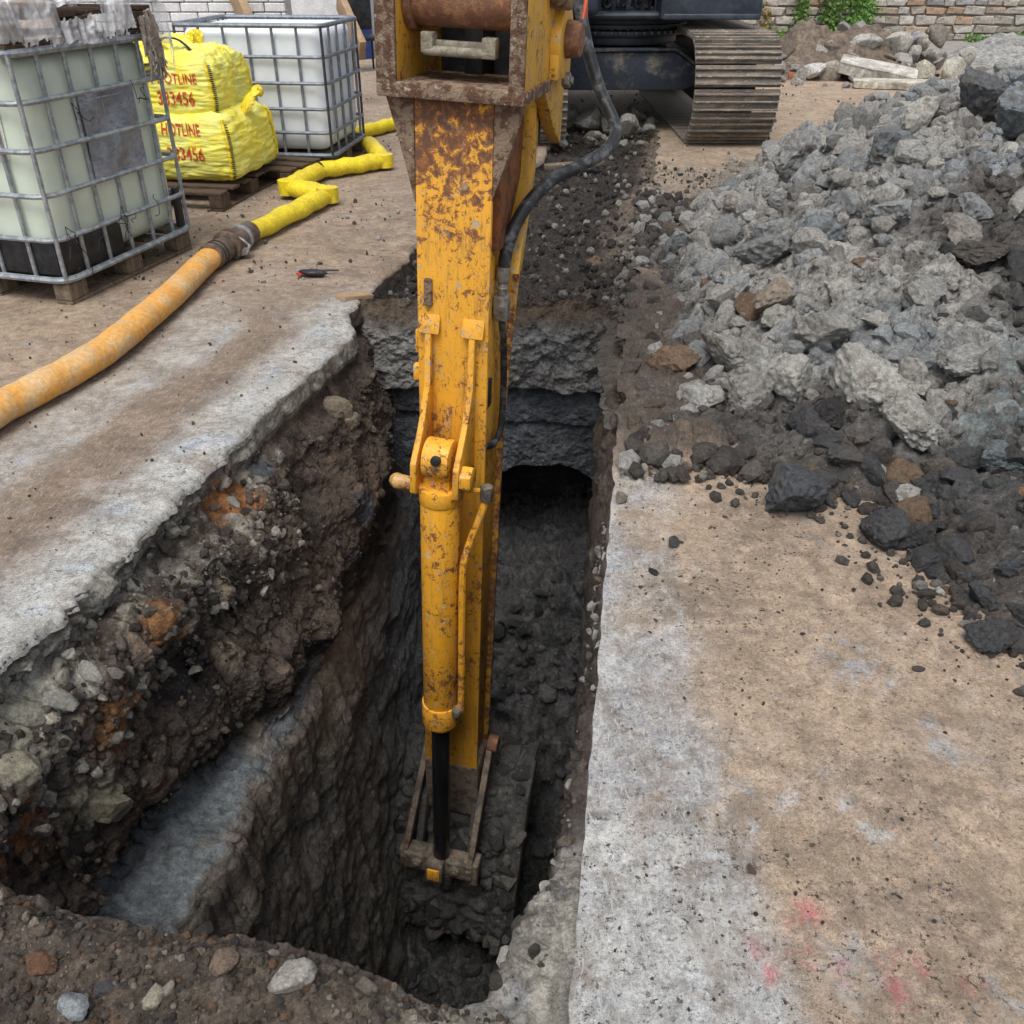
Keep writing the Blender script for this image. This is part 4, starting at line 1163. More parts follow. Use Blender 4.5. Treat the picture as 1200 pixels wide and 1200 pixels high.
# undercarriage
TRK_Y0, TRK_Y1, TRK_R = 9.46, 12.75, .43
def track(cx):
    """crawler: frame with idlers, and one shoe after another round the loop"""
    b = MB()
    b.box((cx - EX.location.x, (TRK_Y0 + TRK_Y1) / 2 - EX.location.y, .47), (.34, TRK_Y1 - TRK_Y0 - .4, .42))
    for y in (TRK_Y0, TRK_Y1):
        b.cyl((cx - .19 - EX.location.x, y - EX.location.y, .465), (cx + .19 - EX.location.x, y - EX.location.y, .465), .36, n=32)
    tr = b.build('track', M_DARK, EX, .02)
    L = TRK_Y1 - TRK_Y0; per = 2 * L + 2 * math.pi * TRK_R; n = 48; pitch = per / n
    bb = MB()
    bb.box((0, 0, .012), (.78, pitch * .94, .024))
    for k, hgt in ((-.40, .035), (-.05, .030), (.28, .030)):
        bb.box((0, k * pitch, .024 + hgt / 2), (.78, .016, hgt))
    for sx in (-.1, .1):
        bb.box((sx, .36 * pitch, .026), (.05, .02, .012))
    me = bb.mesh('track_shoe', M_SHOE, .004, 1)
    for i in range(n):
        s = (i + .3) * pitch
        if s < L: y, z, a = TRK_Y0 + s, .465 + TRK_R, 0
        elif s < L + math.pi * TRK_R:
            q = (s - L) / TRK_R; y, z, a = TRK_Y1 + math.sin(q) * TRK_R, .465 + math.cos(q) * TRK_R, -q
        elif s < 2 * L + math.pi * TRK_R: y, z, a = TRK_Y1 - (s - L - math.pi * TRK_R), .465 - TRK_R, math.pi
        else:
            q = (s - 2 * L - math.pi * TRK_R) / TRK_R; y, z, a = TRK_Y0 - math.sin(q) * TRK_R, .465 - math.cos(q) * TRK_R, math.pi - q
        o = link('track_shoe', me, tr)
        o.location = (cx - EX.location.x, y - EX.location.y, z); o.rotation_euler = (a, 0, 0)
track(2.05); track(.12)
b = MB()
def wx(*p): return (p[0] - EX.location.x, p[1] - EX.location.y, p[2])
b.prism([(.30 - EX.location.x, .40), (1.70 - EX.location.x, .40), (1.86 - EX.location.x, .46), (1.86 - EX.location.x, .58), (1.60 - EX.location.x, .74), (.50 - EX.location.x, .74), (.30 - EX.location.x, .60)], 9.9 - EX.location.y, 11.9 - EX.location.y, 'y')
b.prism([(.30 - EX.location.x, .74), (.5 - EX.location.x, .78), (1.62 - EX.location.x, .78), (1.88 - EX.location.x, .60), (1.88 - EX.location.x, .57), (1.60 - EX.location.x, .752)], 9.86 - EX.location.y, 9.93 - EX.location.y, 'y')
ch = b.build('chassis', M_NAVY_DIRTY, EX, .015)
b = MB(); c = wx(1.1, 10.75, 0)
for z0, z1, r in ((.78, .86, .62), (.86, .91, .72), (.925, .965, .72), (.97, 1.02, .74)):
    b.cyl((c[0], c[1], z0), (c[0], c[1], z1), r, n=64)
ring = b.build('slew_ring', M_NAVY, ch, .006)
bm_bolt = MB().cyl((0, 0, -.015), (0, 0, .012), .016, n=6).mesh('bolt', M_STEEL, .002, 1)
for k in range(26):
    for z, r in ((.912, .69), (.875, .735)):
        a = math.pi * (1.06 + .88 * k / 25)
        o = link('bolt', bm_bolt, ring); o.location = (c[0] + math.cos(a) * r, c[1] + math.sin(a) * r, z + .02)
b = MB(); c0 = wx(1.1, 11.2, 0)
b.box(wx(1.12, 11.35, 1.06), (2.3, 3.2, .07)); b.box(wx(1.85, 11.45, 1.50), (.95, 2.9, .82)); b.box(wx(1.12, 12.6, 1.5), (2.3, 1.1, .85))
house = b.build('house', M_NAVY, EX, .04, 3)
b = MB(); b.box(wx(1.86, 9.80, 1.27), (.94, .34, .46)); b.box(wx(1.86, 9.62, 1.06), (.90, .02, .05)); b.build('side_box', M_NAVY, house, .05, 3)
b = MB(); b.box(wx(.34, 10.2, 1.85), (.92, 1.5, 1.55)); b.build('cab', M_NAVY, house, .06, 3)
b = MB(); b.box(wx(.34, 9.44, 2.05), (.74, .02, .95)); b.build('cab_window', M_ROD, house, .01)
b = MB(); b.box(wx(1.12, 10.3, 1.20), (.72, .06, .24)); 
for i in range(5):
    b.box(wx(.84 + i * .14, 10.1, 1.17), (.05, .22, .16))
b.box(wx(1.12, 10.08, 1.10), (.74, .10, .05)); b.build('boom_foot', M_NAVY_DIRTY, house, .012)
for px in (.92, 1.05, 1.22, 1.30):
    b = MB(); b.cyl(wx(px, 9.98, 1.16), wx(px, 10.1, 1.18), .045, n=14); b.tube([wx(px, 9.98, 1.16), wx(px + .02, 9.92, 1.22), wx(px + .03, 9.95, 1.35)], .022, 8)
    b.build('hydraulic_coupling', M_RUBBER, house, .003)
b = MB(); b.tube([wx(.93, 9.99, 1.045), wx(1.03, 9.96, 1.045), wx(1.07, 9.97, 1.02)], .012, 8); b.build('grease_pipe', M_STEEL, ring)
b = MB()
for k in range(5): b.box(wx(1.80 + .05 * k, 9.612, 1.28 + .03 * (k % 2)), (.035, .02, .07))
b.build('latch', M_DARK, house, .004)

# ------------------------------------------------------------------ pallets, tanks, bags
def box_mesh(name, s, mat, bevel=.004):
    return MB().box((0, 0, 0), s).mesh(name, mat, bevel, 1)

def pallet_parts(parent, L, W, z0, mat, names=('plank', 'block')):
    """a timber pallet in the parent's frame: x 0..L, y 0..W; planks and blocks one by one"""
    r = random.Random(int(L * 977 + W * 131 + z0 * 17))
    top = box_mesh('plank', (.118, W, .022), mat); bot = box_mesh('plank', (L, .10, .02), mat); blk = box_mesh('block', (.145, .10, .088), mat, .006)
    n = int(L / .165)
    for i in range(n):
        o = link(names[0], top, parent); o.location = (.06 + i * (L - .12) / (n - 1), W / 2, z0 + .121 + r.uniform(-.002, .002)); o.rotation_euler = (0, r.uniform(-.01, .01), r.uniform(-.01, .01))
    for y in (.05, W / 2, W - .05):
        o = link(names[0], bot, parent); o.location = (L / 2, y, z0 + .010)
        for x in (.0725, L / 2, L - .0725):
            o = link(names[1], blk, parent); o.location = (x, y, z0 + .0645); o.rotation_euler = (0, 0, r.uniform(-.03, .03))

def rounded_box(name, s, c, mat, rad=.09, bulge=.015):
    b = MB(); b.box((0, 0, 0), s)
    bm = b.bm
    bmesh.ops.bevel(bm, geom=bm.edges[:], offset=rad, segments=5, profile=.5, affect='EDGES')
    bmesh.ops.subdivide_edges(bm, edges=[e for e in bm.edges if e.calc_length() > .3], cuts=7, use_grid_fill=True)
    for v in bm.verts:
        x, y, z = (v.co.x / s[0] * 2, v.co.y / s[1] * 2, v.co.z / s[2] * 2)
        k = bulge * (1 - z * z)
        v.co.x += k * x * (1 - y * y) * 1.4; v.co.y += k * y * (1 - x * x) * 1.4
        v.co += Vector(c)
    return b.mesh(name, mat, 0, angle=60)

def cage_tank(name, loc, rotz, tilt, L, W, label, mat, galv, wood, xs, ys, zs, group):
    """caged liquid container: x along one face, y along the other, near corner at the origin"""
    root = empty(name, loc, (tilt[0], tilt[1], rotz))
    tag(root, label, 'container', group)
    p = empty('pallet', (0, 0, 0)); p.parent = root
    pallet_parts(p, L, W, 0, wood)
    link('tank', rounded_box('tank', (L - .06, W - .06, zs[-1] - .17), (L / 2, W / 2, (zs[-1] + .14) / 2 + .005), mat), root)
    # upright bars on the two faces in view and on the two behind
    up = MB().tube([(0, 0, zs[0]), (0, 0, zs[-1])], .0115, 8).mesh('cage_bar', galv)
    for x in xs:
        for y in (0.0, W):
            o = link('cage_bar', up, root); o.location = (x, y, 0)
    for y in ys:
        for x in (0.0, L):
            o = link('cage_bar', up, root); o.location = (x, y, 0)
    rr = .07
    for i, z in enumerate(zs):
        pts = []
        for cx, cy, a0 in ((L - rr, W - rr, 0), (rr, W - rr, 90), (rr, rr, 180), (L - rr, rr, 270)):
            for a in np.linspace(a0, a0 + 90, 6):
                pts.append((cx + math.cos(R(a)) * (rr + .018), cy + math.sin(R(a)) * (rr + .018), z))
        pts.append(pts[0]); pts.append(pts[1])
        b = MB().tube(pts, .0135 if 0 < i < len(zs) - 1 else .018, 8, 1.0, False)
        b.build('cage_rail', galv, root)
    return root

A1 = at(78, 330, .13)
T1 = cage_tank('ibc_tank', (A1[0], A1[1], 0), R(74), (R(0), R(0)), 1.12, 1.0, 'pale green caged liquid tank with grey metal plate and torn film over its top', M_TANK1, M_GALV, M_WOOD,
               [.0, .18, .37, .57, .77, .96, 1.12], [.18, .38, .58, .8, 1.0], [.135, .34, .555, .765, .98, 1.19], 'caged liquid tanks on pallets')
b = MB(); b.box((.60, -.018, .77), (.44, .006, .42))
bm = b.bm
bmesh.ops.subdivide_edges(bm, edges=bm.edges[:], cuts=10, use_grid_fill=True)
for v in bm.verts:
    n_ = math.sin(v.co.x * 23) * math.sin(v.co.z * 19 + v.co.x * 6)
    v.co.y += .010 * n_ + .012 * max(0, 1 - abs(v.co.x - .58) * 9 - abs(v.co.z - .86) * 5)
b.build('metal_plate', M_PLATE, T1)
b = MB(); b.box((.60, -.026, .945), (.40, .004, .006)); b.build('plate_fold', M_GALV, T1)
b = MB(); b.prism([(.16, .72), (.30, .70), (.33, .73), (.35, .90), (.30, .93), (.26, .89), (.22, .94), (.15, .93)], .014, .018, 'x'); b.build('paper_label', M_LABEL, T1)
b = MB()
b.prism([(.03, .15), (.52, .15), (.52, .30), (.48, .33), (.03, .33)], .008, .03, 'y'); b.prism([(.03, .15), (.5, .15), (.5, .33), (.03, .33)], .008, .03, 'x')
b.build('corner_guard', M_BLACKPL, T1, .01)
b = MB(); b.prism([(1.04, .15), (1.10, .15), (1.10, .38), (1.05, .38)], .0, .03, 'y'); b.build('corner_guard', M_BLACKPL, T1, .008)
for k in range(14):                                                  # loose wires and threads hanging on the cage
    r = random.Random(k + 40)
    x = r.choice([.05, .1, .3, .5, .8, .9, 1.0]); z = r.choice([.95, 1.0, .4, .3, .35, .25])
    pts = [(x, -.035, z)]
    for q in range(5): pts.append((pts[-1][0] + r.uniform(-.04, .05), -.035 - r.uniform(0, .02), pts[-1][2] - r.uniform(-.01, .06)))
    b = MB().tube([tuple(t) for t in bez(pts, 5)], .0022, 5); b.build('loose_wire', M_DARK, T1)

A2 = at(390, 183, .13)
T2 = cage_tank('ibc_tank', (A2[0], A2[1], 0), R(83), (0, 0), 1.0, 1.2, 'white caged liquid tank behind the stacked yellow bags', M_TANK2, M_GALV2, M_WOOD,
               [.0, .2, .42, .66, .9, 1.0], [.0, .20, .40, .60, .80, 1.0, 1.2], [.135, .31, .49, .68, .87, 1.09], 'caged liquid tanks on pallets')

# pallet lying on the nearer tank, wrapped in torn film
TOPZ = 1.205
PT = empty('pallet', (A1[0], A1[1], 0), (0, 0, R(74)))
tag(PT, 'broken pallet lying on top of the nearer green tank under torn film', 'pallet')
pallet_parts(PT, 1.14, 1.0, TOPZ, M_WOOD2)
def film():
    L, W = 1.18, 1.06
    n, m = 330, 150
    s = np.linspace(-.75, 1.42, n); t = np.linspace(-.42, .62, m)          # s along the two front edges, t from the hem up and over
    S, T = np.meshgrid(s, t, indexing='ij'); S, T = S.ravel(), T.ravel()
    P0 = np.stack([S * 3, T * 3, S * 0], 1)
    n1 = fbm(P0, 5, .6, 131); n2 = fbm(P0 * 3.2, 5, .6, 132, True); n3 = fbm(P0 * 9, 4, .6, 133, True)
    ztop = TOPZ + .15
    # path round the corner: s<0 is the left face (y), s>0 the right face (x)
    ins = np.clip(T, 0, 1)
    x = np.where(S >= 0, S - .03, -.03); y = np.where(S < 0, -S - .03, -.03)
    x = np.where(S < 0, -.03 + ins, np.clip(S - .03, -.03, L + .02)); y = np.where(S >= 0, -.03 + ins, np.clip(-S - .03, -.03, 9))
    hang = np.clip(-T, 0, 1)
    z = ztop + np.clip(T, 0, .3) * .12 - hang
    over = np.clip(S - (L - .03), 0, 1)
    z = z - over * 1.0
    fold = fbm(np.stack([S * 9 + n1, T * 2.2 + n1 * .6, S * 0], 1), 4, .5, 134, True)
    puff = n1 * .06 + fold * .035 + n2 * .008
    x = x + np.where(S < 0, -puff * .9 - hang * .05, puff * .3); y = y + np.where(S >= 0, -puff * .9 - hang * .05, puff * .3)
    z = z + puff * .8 + .03
    V = np.stack([x, y, z], 1)
    F = grid_faces(n, m)
    hem = np.interp(S, [-.8, -.2, .0, .25, .33, .55, .70, .90, 1.05, 1.2, 1.42], [.15, .15, .15, .15, .17, .18, .17, .16, .16, .16, .12]) + n1 * .06 + n3 * .05
    hole = (np.abs(S - .50) < .13 + n3 * .04) & (T < -.045 + n2 * .02) & (T > -.12 + n2 * .05) | (np.abs(S - 1.02) < .07 + n3 * .02) & (T < .0 + n2 * .03)
    bad = (hang > hem) | hole
    keep = ~bad[F].any(1)
    me = mesh_np('plastic_film', V, F[keep], mat=M_FILM)
    o = link('plastic_film', me)
    o.location = (A1[0], A1[1], 0); o.rotation_euler = (0, 0, R(74))
    return tag(o, 'torn cloudy plastic film draped over the pallet on the green tank', 'plastic film')
film()
b = MB()
r = random.Random(5)
pts = []
for k in range(46):                                                   # frayed fibres at the far corner of the film
    x0, z0 = 1.01 + r.uniform(-.05, .07), TOPZ + .04 + r.uniform(-.08, .08)
    b.tube([(x0, -.05, z0), (x0 + r.uniform(-.03, .05), -.06, z0 - r.uniform(.05, .14)), (x0 + r.uniform(-.04, .06), -.05 - r.uniform(0, .03), z0 - r.uniform(.12, .21))], [.012, .009, .004], 5)
M_FRAY = mat_mix('frayed_fibre', (.34, .30, .26), (.20, .17, .14), 20, .4, .6, .95, 0, .5)
o = b.build('frayed_cloth', M_FRAY)
o.location = (A1[0], A1[1], 0); o.rotation_euler = (0, 0, R(74))
tag(o, 'frayed brown cloth hanging from the far corner of the green tank', 'cloth')

# yellow bulk bags
def bag_fn(dim, sag, seed, crumple, nn=6.5):
    dx, dy, dz = dim
    def f(q):
        """q (n,3) on the cube -1..1 -> bag surface"""
        q = np.asarray(q, float)
        l = (np.abs(q) ** nn).sum(1) ** (1 / nn)
        u = q / l[:, None]
        P = u * np.array([dx, dy, dz]) * .5
        h = (u[:, 2] + 1) / 2
        k = 1 + .07 * np.sin(h * math.pi) - .05 * h
        P[:, 0] *= k; P[:, 1] *= k
        wr = fbm(P * np.array([3, 3, 7]) + seed, 4, .55, seed) * .030 + fbm(P * np.array([4, 4, 22]) + seed, 3, .5, seed + 1, True) * .012 + fbm(P * np.array([20, 20, 6]), 2, .5, seed + 2) * .004
        top = sstep(.55, .95, u[:, 2])
        cr = fbm(P * 5 + seed, 4, .6, seed + 5, True) * crumple
        P += u * (wr + 0)[:, None]
        P[:, 2] += top * (cr + sag * (u[:, 0] * .5 + .2)) + dz * .5
        P[:, 2] = np.maximum(P[:, 2], 0.0)
        return P
    return f

def bag(loc, rotz, dim, sag, seed, crumple, label, lines):
    root = empty('bulk_bag', loc, (0, 0, rotz))
    tag(root, label, 'bulk bag', 'yellow bulk bags stacked on a pallet')
    f = bag_fn(dim, sag, seed, crumple)
    n = 70
    g = np.linspace(-1, 1, n); A, B = np.meshgrid(g, g, indexing='ij'); A, B = A.ravel(), B.ravel(); o = np.ones(n * n)
    V, F, off = [], [], 0
    for q in (np.stack([A, -o, B], 1), np.stack([B, o, A], 1), np.stack([o, A, B], 1), np.stack([-o, B, A], 1), np.stack([A, B, o], 1), np.stack([B, A, -o], 1)):
        V.append(f(q)); F.append(grid_faces(n, n)[:, ::-1] + off); off += n * n
    V = np.concatenate(V); F = np.concatenate(F)
    key = np.round(V, 5); uq, inv = np.unique(key, axis=0, return_inverse=True)
    F = inv.reshape(-1)[F]
    link('bag_body', mesh_np('bag_body', uq, F, mat=M_BAG), root)
    # stitched seams down the near corner
    for sx, sy in ((1, -1), (-1, -1), (1, 1)):
        zz = np.linspace(-.96, .9, 60)
        q = np.stack([np.full(60, sx * .995), np.full(60, sy * .995), zz], 1)
        p = f(q); out = np.array([sx, sy, 0]) * .012
        link('seam', MB().tube([tuple(t) for t in (p + out)], .016, 6, .8).mesh('seam', M_YHOSE), root)
        if (sx, sy) == (1, -1):
            bb = MB()
            for i in range(2, 58, 2):
                c = p[i] + out * 1.6 + np.array([.018, -.004, 0]); bb.box(tuple(c), (.020, .006, .007))
            bb.build('stitching', M_DARK, root)
    for (txt, xr, zc, hgt) in lines:                                    # flat red print on the face towards the viewer
        cu = bpy.data.curves.new('print', 'FONT'); cu.body = txt; cu.size = hgt / .70; cu.align_x = 'RIGHT'; cu.space_character = 1.0; cu.offset = .0012
        tmp = bpy.data.objects.new('print', cu); COL.objects.link(tmp)
        me = bpy.data.meshes.new_from_object(tmp); bpy.data.objects.remove(tmp); bpy.data.curves.remove(cu)
        bm = bmesh.new(); bm.from_mesh(me); bpy.data.meshes.remove(me)
        bmesh.ops.triangulate(bm, faces=bm.faces[:])
        for _ in range(2):
            bmesh.ops.subdivide_edges(bm, edges=[e for e in bm.edges if e.calc_length() > .018], cuts=1)
            bmesh.ops.triangulate(bm, faces=[fc for fc in bm.faces if len(fc.verts) > 3])
        co = np.array([v.co[:] for v in bm.verts])
        q = np.stack([xr + co[:, 0] * .74 / (dim[0] * .5), -np.ones(len(co)), zc + co[:, 1] / (dim[2] * .5)], 1)
        p = f(q)
        for v, t in zip(bm.verts, p): v.co = (t[0], t[1] - .005, t[2])
        me = bpy.data.meshes.new('print'); bm.to_mesh(me); bm.free()
        link('print', me, root, M_REDINK)
    return root, f

BC = at(277, 216, .14)
BR = R(-10)
BM = Matrix.Rotation(BR, 3, 'Z')
cen = Vector((BC[0], BC[1], .135)) + BM @ Vector((-.47, .42, 0))
LB, lf = bag(cen, BR, (.92, .84, .45), .03, 141, .02, 'lower full yellow bulk bag squashed under the other on its pallet', [('HOTLINE', .56, .46, .066), ('383456', .56, -.26, .086)])
cen2 = cen + BM @ Vector((-.07, .02, .40))
UB, uf = bag(cen2, BR + R(3), (.80, .72, .43), -.05, 151, .07, 'upper yellow bulk bag with crumpled top and loose black strap', [('T HOTLINE', .74, .20, .064), ('383456', .64, -.42, .084)])
# crumpled top, handles and straps of the upper bag
def crumple_patch(name, c, s, rot, seed, mat, parent):
    n, m = 48, 32
    a = np.linspace(0, 2 * math.pi, n); h = np.linspace(-1, 1, m)
    Aa, Hh = np.meshgrid(a, h, indexing='ij'); Aa, Hh = Aa.ravel(), Hh.ravel()
    rr = np.sqrt(np.clip(1 - np.abs(Hh) ** 2.6, 0, 1))
    P = np.stack([np.cos(Aa) * rr, np.sin(Aa) * rr, Hh], 1)
    d = 1 + fbm(P * 2.2 + seed, 4, .6, seed, True) * .28
    P = P * d[:, None] * np.array(s)
    P = P @ np.array(Matrix.Rotation(rot, 3, 'Y') @ Matrix.Rotation(rot * .7, 3, 'X')).T + np.array(c)
    return link(name, mesh_np(name, P, grid_faces(n, m)[:, ::-1], mat=mat), parent)
def flap(name, pts, width, seed, mat, parent):
    """a folded strip of bag cloth along a path"""
    c = np.array(bez([np.array(q, float) for q in pts], 10)); n, m = len(c), 22
    t = np.gradient(c, axis=0); t /= np.linalg.norm(t, axis=1, keepdims=True) + 1e-9
    sd = np.cross(t, np.array([0, -.5, .86])); sd /= np.linalg.norm(sd, axis=1, keepdims=True) + 1e-9
    up = np.cross(sd, t)
    w = np.linspace(-1, 1, m)
    prof_ = np.sin(np.linspace(0, 1, n) * math.pi) ** .35
    G = c[:, None] + sd[:, None] * (w[None, :, None] * width * prof_[:, None, None]) + up[:, None] * ((-.45 * w ** 2)[None, :, None] * width)
    p = G.reshape(-1, 3)
    p = p + np.stack([fbm(p * 9 + seed + k * 7, 4, .6, seed + k, True) * .035 for k in range(3)], 1)
    V = np.concatenate([p, p - np.array([0, .0, .012])]); F = grid_faces(n, m)
    return link(name, mesh_np(name, V, np.concatenate([F, F[:, ::-1] + len(p)]), mat=mat), parent)
crumple_patch('bag_neck', (-.04, -.02, .37), (.27, .22, .09), .15, 161, M_BAG, UB)
flap('neck_fold', [(-.34, -.25, .40), (-.22, -.22, .44), (-.06, -.18, .46), (.12, -.14, .42)], .085, 162, M_YHOSE, UB)
flap('neck_fold', [(-.42, -.30, .34), (-.36, -.34, .44), (-.26, -.34, .42), (-.18, -.36, .33)], .08, 163, M_YHOSE, UB)
flap('neck_fold', [(.02, .0, .44), (.06, .05, .50), (.12, .05, .53), (.17, .06, .44)], .06, 164, M_YHOSE, UB)
flap('neck_fold', [(-.20, .05, .44), (-.10, .0, .50), (.04, .0, .49), (.2, .05, .42)], .10, 166, M_BAG, UB)
for k, pts in enumerate((((-.02, -.2, .50), (.06, -.24, .535), (.16, -.24, .52), (.25, -.24, .44), (.23, -.24, .40)), ((-.20, -.35, .37), (-.14, -.385, .345), (-.08, -.39, .33), (-.01, -.39, .345), (.04, -.37, .37)), ((-.16, -.36, .375), (-.10, -.375, .375), (-.03, -.375, .38)))):
    b = MB().tube([tuple(t) for t in bez([np.array(q) for q in pts], 8)], .020, 8, .35); b.build('lifting_strap', M_BLACKPL, UB)
flap('neck_fold', [(.38, -.10, .40), (.44, -.04, .50), (.50, .02, .58), (.52, .05, .52)], .045, 165, M_YHOSE, LB)
PB = empty('pallet', (*at(262, 249)[:2], 0), (0, 0, R(80)))
tag(PB, 'weathered wooden pallet under the yellow bulk bags', 'pallet')
pallet_parts(PB, 1.15, 1.0, 0, M_WOOD2)
PB2 = empty('pallet', (*at(342, 220)[:2], 0), (0, 0, R(72)))
tag(PB2, 'empty wooden pallet poking out beside the yellow hose, behind the bags', 'pallet')
pallet_parts(PB2, .9, .8, 0, M_WOOD2)

# ------------------------------------------------------------------ hoses
def hose_path(px, z=.07):
    return [at(u, v, z) for u, v in px]
M_COUP = mat_mix('dirty_brown_coupling', (.20, .14, .10), (.10, .075, .06), 25, .4, .6, .6, .4, .5)
oh = bez(hose_path([(-60, 520), (0, 478), (60, 447), (120, 412), (170, 372), (205, 342), (232, 315), (252, 297)], .068), 10)
b = MB(); b.tube([tuple(p) for p in oh], .073, 18, .86)
for v in b.bm.verts:
    n_ = math.sin(v.co.y * 70 + math.sin(v.co.x * 31) * 2) * .0022 + math.sin(v.co.y * 23 + v.co.x * 11) * .004
    v.co.z += n_; v.co.x += n_
tag(b.build('drain_hose', M_OHOSE), 'dusty orange lay-flat hose snaking across the concrete slab', 'hose')
def fold_tube(paths, r, flat):
    b = MB()
    for pts, rr in paths: b.tube([tuple(p) for p in pts], rr, 14, flat)
    return b
def seg(p0, p1, n=14, r0=.07, r1=.07, pinch0=0, pinch1=0):
    p0, p1 = np.array(p0), np.array(p1); out, rr = [], []
    for i, t in enumerate(np.linspace(0, 1, n)):
        out.append(p0 + (p1 - p0) * t + np.array([0, 0, .006 * math.sin(t * 19)]))
        k = min(1, .72 + t * 5 * .28) if pinch0 else 1; k2 = min(1, .72 + (1 - t) * 5 * .28) if pinch1 else 1
        rr.append((r0 + (r1 - r0) * t) * min(k, k2) * (1 + .04 * math.sin(t * 31 + p0[0] * 7)))
    return out, rr
K = [at(u, v, z) for u, v, z in ((288, 276, .07), (384, 228, .075), (338, 219, .085), (374, 200, .075), (450, 188, .075), (433, 168, .08))]
b = fold_tube([seg(K[0], K[1], 16, .066, .076, 0, 1), seg(K[1], K[2], 10, .078, .078, 1, 1), seg(K[2], K[3], 10, .078, .07, 1, 0), seg(K[3], K[4], 16, .072, .076, 0, 1), seg(K[4], K[5], 10, .078, .074, 1, 0)], .07, .88)
for kk, rr in ((1, .080), (2, .078), (4, .08)):
    b.tube([tuple(K[kk] + np.array((0, 0, -.05))), tuple(K[kk] + np.array((0, 0, .052)))], rr, 10)
YH = b.build('drain_hose', M_YHOSE, None, 0, 2, 50)
tag(YH, 'bright yellow lay-flat hose lying kinked in zigzag folds beside pallets', 'hose')
b = MB(); q = K[3]; d = (K[4] - K[3]) / np.linalg.norm(K[4] - K[3]); b.tube([tuple(q - d * .012), tuple(q + d * .012)], .076, 16, .9, False); b.build('hose_band', M_DARK, YH)
b = fold_tube([seg(at(412, 158, .07), at(462, 145, .07), 12, .07, .07)], .07, .9)
tag(b.build('drain_hose', M_YHOSE), 'short far end of yellow hose disappearing behind the excavator stick', 'hose')
# coupling where the orange hose meets the yellow one
c0, c1 = at(248, 301, .075), at(292, 273, .075)
dr = (c1 - c0) / np.linalg.norm(c1 - c0)
CPL = empty('hose_coupling', tuple(c0 * .5 + c1 * .5 * np.array([1, 1, 1])), (0, 0, 0))
tag(CPL, 'dirty metal clamp coupling joining the orange and yellow hoses', 'coupling')
mid_ = (c0 + c1) / 2
def cp(t): return tuple(c0 + dr * t - mid_)
LN = float(np.linalg.norm(c1 - c0))
b = MB(); b.cyl(cp(-.02), cp(LN * .45), .078, .066, n=24); b.cyl(cp(LN * .45), cp(LN * 1.02), .066, .072, n=24)
b.build('sleeve', M_COUP, CPL, .004)
for t0, t1, rr in ((LN * .36, LN * .43, .094), (LN * .47, LN * .54, .098), (LN * .74, LN * .80, .080)):
    b = MB(); b.cyl(cp(t0), cp(t1), rr, n=28); b.build('flange', M_COUP if t0 < LN * .7 else M_GALV, CPL, .005)
for t in (.04, .12):
    b = MB(); b.cyl(cp(LN * t), cp(LN * t + .014), .079, n=24); b.build('hose_band', M_DARK, CPL, .003)
b = MB(); b.box((cp(LN * .48)[0] + .085, cp(LN * .48)[1] - .03, -.03), (.05, .05, .04), .5); b.tube([(cp(LN * .5)[0] + .06, cp(LN * .5)[1] - .02, .05), (cp(LN * .5)[0] + .12, cp(LN * .5)[1] - .03, .0), (cp(LN * .5)[0] + .10, cp(LN * .5)[1] - .06, -.05)], .012, 8)
b.build('clamp_lever', M_STEEL, CPL, .004)

# ------------------------------------------------------------------ far background
def block_wall(name, x0, x1, y, z1, bw, bh, mats, mortar, label, seed, irregular=False, zlo=0.0, dz=.12):
    """a coursed wall whose blocks are laid one by one"""
    r = random.Random(seed)
    root = empty(name, (x0, y, 0)); tag(root, label, 'wall')
    b = MB(); b.box(((x1 - x0) / 2, .16, z1 / 2), (x1 - x0, .28, z1)); b.build('wall_core', mortar, root)
    variants = []
    for k in range(10):
        bm = bmesh.new(); bmesh.ops.create_cube(bm, size=1)
        for v in bm.verts: v.co = (v.co.x * bw * (1 + r.uniform(-.0, .0)), v.co.y * .1, v.co.z * bh * .5 * 2)
        if irregular:
            for v in bm.verts: v.co += Vector((r.uniform(-.14, .14) * bw, r.uniform(-.02, .02), r.uniform(-.16, .16) * bh))
        bmesh.ops.bevel(bm, geom=bm.edges[:], offset=.018 if irregular else .008, segments=1, affect='EDGES')
        me = bpy.data.meshes.new('stone' if irregular else 'brick'); bm.to_mesh(me); bm.free()
        me.materials.append(mats[0]); variants.append(me)
    z = zlo; row = 0
    while z + bh * .5 < z1:
        hh = bh * (r.uniform(.75, 1.15) if irregular else 1)
        x = -bw * r.random()
        while x < x1 - x0:
            w = bw * (r.uniform(.55, 1.35) if irregular else 1)
            if x + w > 0.02 and x < x1 - x0 - .05:
                xa, xb = max(x, 0), min(x + w, x1 - x0)
                o = link('stone' if irregular else 'brick', r.choice(variants), root)
                o.location = ((xa + xb) / 2, -.0 + r.uniform(-.012, .012) * (1 if irregular else .4), z + hh / 2)
                j = .022 if irregular else .012
                o.scale = ((xb - xa - j) / bw, 1, (hh - j) / bh * (r.uniform(.8, 1.12) if irregular else 1))
                if irregular: o.color = (*r.choice(STONES), 1)
            x += w
        z += hh; row += 1
    return root
STONES = [(.40, .36, .31), (.36, .33, .29), (.33, .29, .24), (.42, .39, .35), (.30, .27, .23), (.38, .31, .24), (.45, .42, .37), (.38, .27, .19), (.28, .27, .26), (.37, .34, .30)]
M_STONE = mat_rock('wall_stone')
block_wall('stone_wall', 2.2, 12.8, 20.9, 1.62, .38, .17, [M_STONE], M_MORTAR, 'old coursed rubble stone wall behind the excavator and rubble', 171, True)
